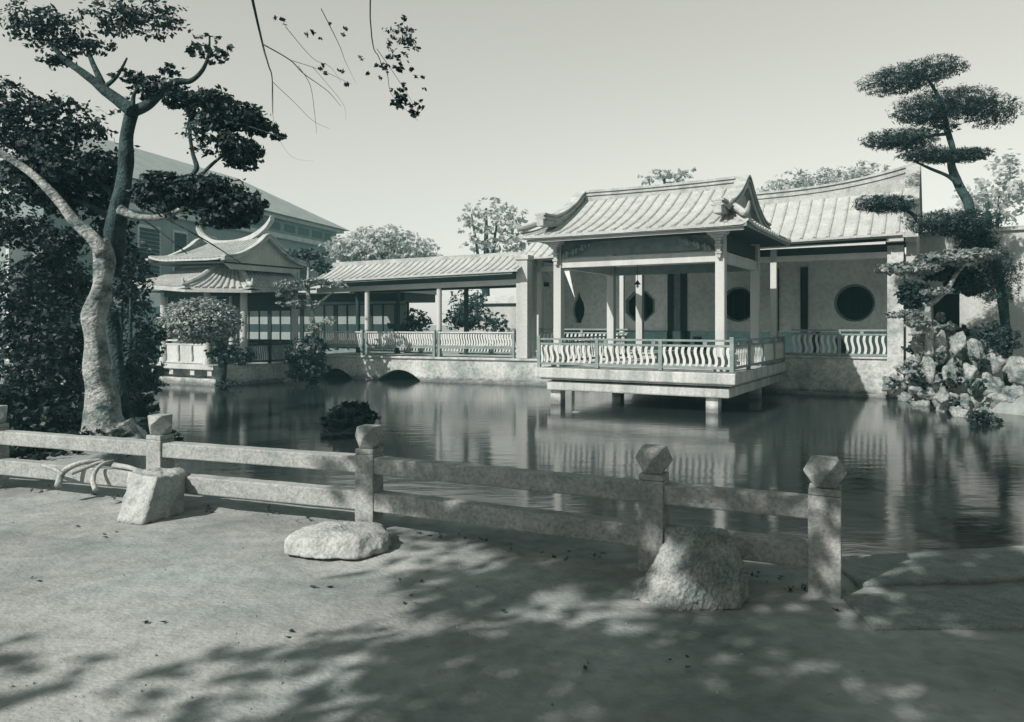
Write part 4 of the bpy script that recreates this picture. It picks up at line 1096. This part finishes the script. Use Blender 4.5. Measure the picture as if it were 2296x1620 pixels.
# topiary pine and the smaller pruned tree at the right
def padtree(name, label, trunks, pads, mt, Y, size, barkm, needle):
    crowns = []
    for i, p in enumerate(pads):
        x, y, rx, ry, n_ = p[:5]; yy = p[5] if len(p) > 5 else Y; tilt = p[6] if len(p) > 6 else 0
        bl = []
        for j in range(3):
            o_ = (j - 1) * .45
            bl.append(pxblob(x + o_ * rx, y - tilt * o_ * rx, rx * (.68 if j != 1 else .76), ry * (.85 if j != 1 else 1.0), yy, n_ * 3 // 4 + 1, max(rx * .55 * yy / F_PX, .3)))
        crowns.append((p[7] if len(p) > 7 else mt, size, bl, dict(flat=.7, needle=needle, shell=.3)))
    return tree(name, label, [([at(*q_) for q_ in pts], rad) for pts, rad in trunks], crowns, None, 'tree', barkm)
padtree('topiary_pine', 'tall cloud-pruned pine with dark flat pads at the right edge', [
    ([(2262, 900, 21.6), (2256, 740, 21.6), (2232, 600, 21.4), (2182, 490, 21), (2168, 450, 21), (2148, 410, 21.1), (2134, 370, 21), (2136, 335, 21), (2124, 290, 21), (2108, 225, 21), (2075, 170, 21)], [.12, .12, .12, .12, .125, .11, .10, .085, .07, .05, .03]),
    ([(2150, 415, 21), (2125, 395, 21), (2085, 378, 21), (2050, 362, 21)], [.07, .05, .04, .03]), ([(2130, 300, 21), (2090, 305, 21), (2030, 318, 21)], [.06, .04, .02]), ([(2134, 365, 21), (2170, 350, 21)], [.06, .03]),
    ([(2176, 500, 21), (2070, 500, 20.8), (2045, 480, 20.8), (2010, 462, 20.8)], [.08, .06, .05, .03])], [
    (2045, 170, 106, 30, 3400, 21, .35), (2115, 237, 104, 40, 4400, 21, .22), (2018, 312, 76, 25, 2300, 21, .05), (2088, 347, 68, 21, 1900, 21, -.1), (2170, 347, 50, 17, 1200, 21, .1),
    (1985, 457, 62, 23, 1900, 20.8, 0), (2140, 499, 96, 32, 3800, 20.8, .02), (2110, 285, 40, 14, 400, 21, 0), (2225, 250, 60, 40, 1400, 21.2, .2), (2190, 540, 44, 30, 1400, 21, 0), (2235, 620, 50, 70, 2200, 21, 0)], 'leafp', 21, 0.13, 'barkd', True)
padtree('pruned_shrub_tree', 'small pale-limbed tree with sunlit tiers growing on the rockery', [
    ([(2085, 800, 20.6), (2084, 740, 20.6), (2081, 690, 20.6), (2100, 672, 20.6), (2125, 648, 20.6), (2140, 622, 20.6), (2165, 590, 20.6)], [.12, .10, .08, .07, .06, .05, .03]),
    ([(2081, 692, 20.6), (2070, 680, 20.6)], [.05, .03]), ([(2110, 662, 20.6), (2060, 625, 20.6), (2030, 606, 20.5)], [.05, .04, .02])], [
    (2035, 603, 68, 14, 900, 20.4, 0), (2145, 577, 82, 18, 1300, 20.6, .12), (2100, 653, 30, 9, 260, 20.3, .1), (2025, 704, 38, 8, 260, 20.4, .1), (2060, 725, 34, 10, 260, 20.2, 0), (2165, 640, 42, 24, 900, 21.2, -.1, 'leafd'), (2120, 612, 60, 22, 800, 21.4, 0, 'leafd'), (2050, 660, 36, 36, 700, 22.0, 0, 'leafd')], 'leafl', 20.5, 0.13, 'bark', False)

# ------------------------------------------------------------------ the stone fence
FP = [(2.056, 4.98), (1.02, 5.45), (-1.233, 6.55), (-3.41, 7.35), (-5.55, 8.15), (-7.9, 8.8)]
FE = empty('stone_fence', (FP[2][0], FP[2][1], 0), 0, 'low granite fence with faceted post caps along the pond', 'fence')
f0 = FE.location
def post(x, y, rot, hw=0.085):
    m = MB(); m.box(-hw, -hw, -.1, hw, hw, 0.64)
    p = m.build('post', M['granite'], FE, 0.008)
    p.location = (x - f0.x, y - f0.y, 0); p.rotation_euler = (0, 0, rot)
    m = MB(); m.box(-hw * .98, -hw * .98, 0.642, hw * .98, hw * .98, 0.685); m.build('collar', M['granite'], p, 0.006)
    m = MB()
    sq = lambda r, z, a: [(r * math.cos(a + i * math.pi / 2), r * math.sin(a + i * math.pi / 2), z) for i in range(4)]
    b4, m4, t4 = sq(.088, .686, math.pi / 4 + .1), sq(.138, .786, .1), sq(.112, .876, math.pi / 4 + .1)
    m.v += b4 + m4 + t4
    for i in range(4):
        j = (i + 1) % 4
        m.f += [(i, 4 + j, 4 + i), (4 + i, 4 + j, 8 + i)]
        m.f += [(i, j, 4 + j), (8 + i, 4 + j, 8 + j)]
    m.f += [(3, 2, 1, 0), (8, 9, 10, 11)]
    m.build('post_cap', M['granite'], p, 0.006)
angs = []
for i in range(len(FP) - 1):
    a_, c_ = Vector(FP[i]), Vector(FP[i + 1])
    angs.append(math.atan2((a_ - c_).y, (a_ - c_).x))
for i, (x, y) in enumerate(FP):
    post(x, y, angs[max(0, min(i, len(angs) - 1) - (1 if i >= 2 else 0))] if i != 2 else angs[2], 0.10 if i == 0 else 0.09)
for i in range(len(FP) - 1):
    a_, c_ = Vector((*FP[i], 0)) - f0, Vector((*FP[i + 1], 0)) - f0
    d = (c_ - a_).normalized()
    for z0, z1 in ((.475, .615), (.155, .315)):
        m = MB()
        n_ = 10
        rs = []
        p, q_ = a_ + d * .07, c_ - d * .07
        side = Vector((-d.y, d.x, 0))
        for k in range(n_ + 1):
            o_ = p.lerp(q_, k / n_)
            j1, j2 = 0.007 * noise.noise((i * 5 + k * .9, z0 * 9, 1)), 0.012 * noise.noise((i * 5 + k * .9, z0 * 9, 7))
            rs.append([o_ - side * .07 + Vector((0, 0, z0 + j2)), o_ + side * .07 + Vector((0, 0, z0)), o_ + side * .07 + Vector((0, 0, z1)), o_ - side * .07 + Vector((0, 0, z1 + j1))])
        m.rings(rs); m.build('rail', M['granite'], FE, 0.012)

# driftwood draped over the lower rail at the left
DW = empty('dead_root', gnd(190, 1100), 0, 'pale twisted dead root draped over the lower fence rail', 'root')
d0 = DW.location
m = MB()
for pts, r_ in (([(130, 1092, 7.4), (140, 1062, 7.5), (165, 1045, 7.55), (200, 1035, 7.6), (245, 1032, 7.7)], .03), ([(160, 1060, 7.45), (190, 1050, 7.5), (215, 1040, 7.55), (235, 1036, 7.6)], .025),
                ([(215, 1100, 7.3), (208, 1078, 7.35), (215, 1055, 7.45), (232, 1040, 7.5), (255, 1034, 7.6)], .028), ([(255, 1045, 7.55), (285, 1048, 7.4), (310, 1055, 7.3)], .03), ([(140, 1066, 7.45), (120, 1052, 7.5), (95, 1045, 7.6)], .022)):
    P_ = [at(*p) - d0 for p in pts]
    m.tube(spline(P_, 5), [r_ * (1 - .5 * k / (5 * len(P_))) for k in range(5 * (len(P_) - 1) + 1)], 8, .4)
m.build('root_wood', M['rockpale'], DW, smooth=True)

# slabs at the right
m = MB()
pl = [(2.12, 4.86), (2.06, 4.32), (5.6, 4.45), (6.2, 5.35)]
m.rings([[(x, y, z) for x, y in pl] for z in (-.1, .022)])
tag(m.build('stepping_slab', M['slabg'], None, 0.012), 'flat pale stone slab on the ground right of the last fence post', 'slab')
m = MB()
pl = [(2.3, 5.04), (6.2, 5.5), (6.0, 6.3), (4.2, 5.95), (2.35, 5.62)]
m.rings([[(x, y, z) for x, y in pl] for z in (-.6, .03)])
tag(m.build('pond_kerb', M['slabg'], None, 0.015), 'long kerb stone edging the pond beyond the last fence post', 'kerb')

# grit and small stones on the bare ground
m = MB()
r3 = random.Random(21)
for i in range(1500):
    y = 2.9 + 5.0 * r3.random() ** 1.3
    x = r3.uniform(-.72, .72) * y
    if pond_sd(np.array([x]), np.array([y]))[0] < .25: continue
    q_ = r3.random() ** 5 * .013 + .003
    a_ = r3.uniform(0, 6)
    z = 0.010 * noise.noise((x * 2.2 - y, y * 3.1, 9)) + 0.016 * noise.noise((x * 0.9, y * 1.6, 1)) + 0.007 * noise.noise((x * 3 + y * 1.5, y * 7 - x * 2, 3))
    c_, s_ = math.cos(a_) * q_, math.sin(a_) * q_
    n0 = len(m.v)
    m.v += [(x + c_, y + s_, z - .002), (x - s_ * .7, y + c_ * .7, z - .002), (x - c_, y - s_, z - .002), (x + s_ * .7, y - c_ * .7, z - .002), (x + c_ * .2, y, z + q_ * .8)]
    m.f += [(n0, n0 + 1, n0 + 4), (n0 + 1, n0 + 2, n0 + 4), (n0 + 2, n0 + 3, n0 + 4), (n0 + 3, n0, n0 + 4)]
tag(m.build('pebbles', M['pebble']), kind='stuff')

fl = []
for i in range(26):
    y = 3.0 + 4.2 * r3.random()
    x = r3.uniform(-.7, .72) * y
    if pond_sd(np.array([x]), np.array([y]))[0] < .3: continue
    fl.append(((x, y, .012 + 0.010 * noise.noise((x * 2.2 - y, y * 3.1, 9)) + 0.016 * noise.noise((x * 0.9, y * 1.6, 1))), (.12, .12, .004), 2))
tag(link('fallen_leaves', leaf_mesh('fallen_leaves', fl, 0.04, flat=3.0, seed=31), M['leafd']), kind='stuff')
wd = []
for i in range(len(FP) - 1):
    for k in range(9):
        q_ = Vector(FP[i]).lerp(Vector(FP[i + 1]), r3.random())
        wd.append(((q_.x + r3.uniform(-.06, .06), q_.y + r3.uniform(-.1, .12), .02), (.09, .06, .05), 16))
tag(link('weeds', leaf_mesh('weeds', wd, 0.045, flat=.1, seed=32, needle=True), M['leafm']), kind='stuff')

# ------------------------------------------------------------------ the shade tree behind the camera, its branch hanging into view
bl = []
r2 = random.Random(4)
for i in range(150):
    z = r2.uniform(4.6, 6.4)
    gx_, gy_ = r2.uniform(-0.9, 6.2), r2.uniform(2.2, 6.9)       # where its shade falls
    k_ = z / math.tan(el)
    if math.hypot(gx_ - .72, gy_ - 4.72) < .55 and i % 5: continue      # crown thinned so sun reaches the rough rock
    bl.append(((gx_ - math.sin(az) * k_, min(gy_ - math.cos(az) * k_, 3.6), z), (.62, .62, .34), 190))
for i in range(60):
    z = r2.uniform(4.8, 6.4)
    gx_, gy_ = r2.uniform(-0.4, 3.3), r2.uniform(4.6, 6.5)       # shade on the right half of the fence
    k_ = (z - .45) / math.tan(el)
    if math.hypot(gx_ - .72, gy_ - 4.72) < .55 and i % 5: continue
    bl.append(((gx_ - math.sin(az) * k_, min(gy_ - math.cos(az) * k_, 3.8), z), (.55, .55, .3), 140))
for i in range(75):
    z = r2.uniform(4.8, 6.4)
    gx_, gy_ = r2.uniform(-.3, 4.4), r2.uniform(2.6, 4.9)
    k_ = z / math.tan(el)
    if math.hypot(gx_ - .72, gy_ - 4.72) < .55 and i % 5: continue
    bl.append(((gx_ - math.sin(az) * k_, gy_ - math.cos(az) * k_, z), (.55, .55, .3), 140))
for i in range(16):
    z = r2.uniform(4.8, 6.0)
    gx_, gy_ = r2.uniform(-3.2, -.9), r2.uniform(2.8, 4.2)       # a few loose sprays over the left of the yard
    k_ = z / math.tan(el)
    bl.append(((gx_ - math.sin(az) * k_, gy_ - math.cos(az) * k_, z), (.6, .4, .2), 45))
bl2 = []
for i in range(70):                                       # unseen crown added behind the camera to block sky light
    bl2.append(((r2.uniform(-4.5, 8), r2.uniform(-9, -3), r2.uniform(2.6, 8)), (1.1, 1.1, .8), 220))
for i in range(60):                                       # and more added over the fence to dim the overhead sky
    y = r2.uniform(2, 7.5)
    bl2.append(((r2.uniform(-1.2, 7), y, r2.uniform(5.7, 7.6)), (.8, .8, .4), 260))
hang = []
for pts in ([(905, 150), (890, 190), (900, 215), (925, 250)], [(900, 60), (905, 130), (935, 190), (938, 230)], [(760, 60), (820, 145), (845, 155), (720, 150), (780, 170), (700, 90), (640, 60)]):
    for x, y in pts: hang.append(pxblob(x, y, 24, 18, 6.6, 22, .2))
hang += [pxblob(895, 218, 22, 22, 6.6, 190, .15), pxblob(925, 245, 18, 22, 6.6, 90, .15), pxblob(885, 150, 36, 24, 6.6, 90, .2), pxblob(900, 90, 50, 40, 6.6, 200, .3)]
st = tree('shade_tree', 'overhanging tree whose thin hanging branches cross the top of the sky', [
    ([(-1.9, -2.6, -.1), (-1.85, -2.5, 1.5), (-1.7, -2.2, 3.2), (-1.5, -1.6, 4.6), (-1.2, -.6, 5.6)], [.26, .2, .17, .13, .08]),
    ([(-1.7, -2.2, 3.2), (-3.0, -1.6, 4.6), (-3.8, -.8, 5.6)], [.11, .08, .04]), ([(-1.6, -1.9, 4.0), (0.2, -1.2, 5.0), (1.8, -.4, 5.6)], [.11, .08, .04]),
    ([(-1.2, -.6, 5.6), (-1.6, 2.0, 5.9), (-1.9, 4.2, 5.6), tuple(at(575, 40, 6.6)), tuple(at(600, 140, 6.6)), tuple(at(610, 175, 6.6)), tuple(at(612, 260, 6.6))], [.06, .05, .035, 0.0107, 0.0068, 0.0049, 0.0015]),
    ([tuple(at(590, 100, 6.6)), tuple(at(650, 135, 6.6)), tuple(at(680, 165, 6.6)), tuple(at(735, 205, 6.6)), tuple(at(765, 240, 6.6))], [0.0058, 0.0049, 0.0039, 0.0025, 0.0010]),
    ([tuple(at(668, 148, 6.6)), tuple(at(695, 190, 6.6)), tuple(at(705, 250, 6.6)), tuple(at(710, 300, 6.6))], [0.0029, 0.0025, 0.0019, 0.0010]),
    ([tuple(at(612, 185, 6.6)), tuple(at(660, 230, 6.6)), tuple(at(700, 270, 6.6)), tuple(at(740, 290, 6.6))], [0.0025, 0.0019, 0.0015, 0.0008]),
    ([tuple(at(650, 135, 6.6)), tuple(at(720, 158, 6.6)), tuple(at(790, 190, 6.6))], [0.0029, 0.0025, 0.0010]),
    ([tuple(at(610, 180, 6.6)), tuple(at(612, 260, 6.6)), tuple(at(630, 320, 6.6)), tuple(at(660, 355, 6.6)), tuple(at(705, 362, 6.6))], [0.0019, 0.0015, 0.0010, 0.0008, 0.0005]),
    ([tuple(at(700, 150, 6.6)), tuple(at(735, 190, 6.6)), tuple(at(770, 235, 6.6)), tuple(at(776, 270, 6.6))], [0.0019, 0.0015, 0.0010, 0.0005]),
    ([tuple(at(720, 20, 6.6)), tuple(at(760, 100, 6.6)), tuple(at(775, 140, 6.6)), tuple(at(800, 190, 6.6))], [0.0039, 0.0029, 0.0019, 0.0005]),
    ([tuple(at(640, 60, 6.6)), tuple(at(700, 130, 6.6)), tuple(at(740, 150, 6.6)), tuple(at(765, 185, 6.6))], [0.0029, 0.0019, 0.0015, 0.0005]),
    ([(-1.6, 2.0, 5.9), (-.9, 4.4, 5.6), tuple(at(830, 40, 6.6)), tuple(at(850, 130, 6.6)), tuple(at(868, 165, 6.6)), tuple(at(880, 215, 6.6)), tuple(at(938, 272, 6.6))], [.035, 0.0122, 0.0058, 0.0039, 0.0029, 0.0019, 0.0010]),
    ([tuple(at(845, 110, 6.6)), tuple(at(900, 190, 6.6)), tuple(at(930, 240, 6.6))], [0.0029, 0.0019, 0.0010])],
    [('leafd', 0.125, bl, dict(shell=.9)), ('leafd', 0.2, bl2, dict(shell=.8)), ('leafd', 0.042, hang, {})], barkm='barkd')

# unseen trees added on the right to cut sky light from that side
for i, (x, y, h_) in enumerate(((7.2, 4.6, 6.5), (10.8, 7.4, 7.5), (6.2, 0.8, 6.5), (14.5, 10.5, 8))):
    r4 = random.Random(i + 40)
    tb = [((x + r4.uniform(-1.4, 1.4), y + r4.uniform(-1.4, 1.4), r4.uniform(1.6, h_)), (1.0, 1.0, .8), 260) for _ in range(16)]
    tree('added_bank_tree', ['leafy tree on the near right bank, second from the yard', 'tall leafy tree midway along the right bank', 'leafy tree over the yard beside the stone slab, outside the picture', 'tallest leafy tree at the far end of the right bank'][i], [([(x, y, -.1), (x + .1, y, 2), (x, y + .2, h_ * .8)], [.2, .16, .06])], [('leafd', 0.2, tb, dict(shell=.7))], 'unseen trees added on the right to cut side light', 'tree', 'barkd')

# ------------------------------------------------------------------ the pale air of the old photograph
m = MB(); m.box(-100, -12, -2.4, 100, 95, 16.5)
hz = bpy.data.materials.new('haze')
hz.use_nodes = True
t = hz.node_tree
for n in list(t.nodes):
    if n.type != 'OUTPUT_MATERIAL': t.nodes.remove(n)
pvn = t.nodes.new('ShaderNodeVolumePrincipled')
pvn.inputs['Color'].default_value = (0.40, 0.93, 0.98, 1)
pvn.inputs['Density'].default_value = 0.0013
pvn.inputs['Anisotropy'].default_value = 0.0
t.links.new(pvn.outputs[0], t.nodes['Material Output'].inputs['Volume'])
tag(m.build('haze', hz), kind='stuff')
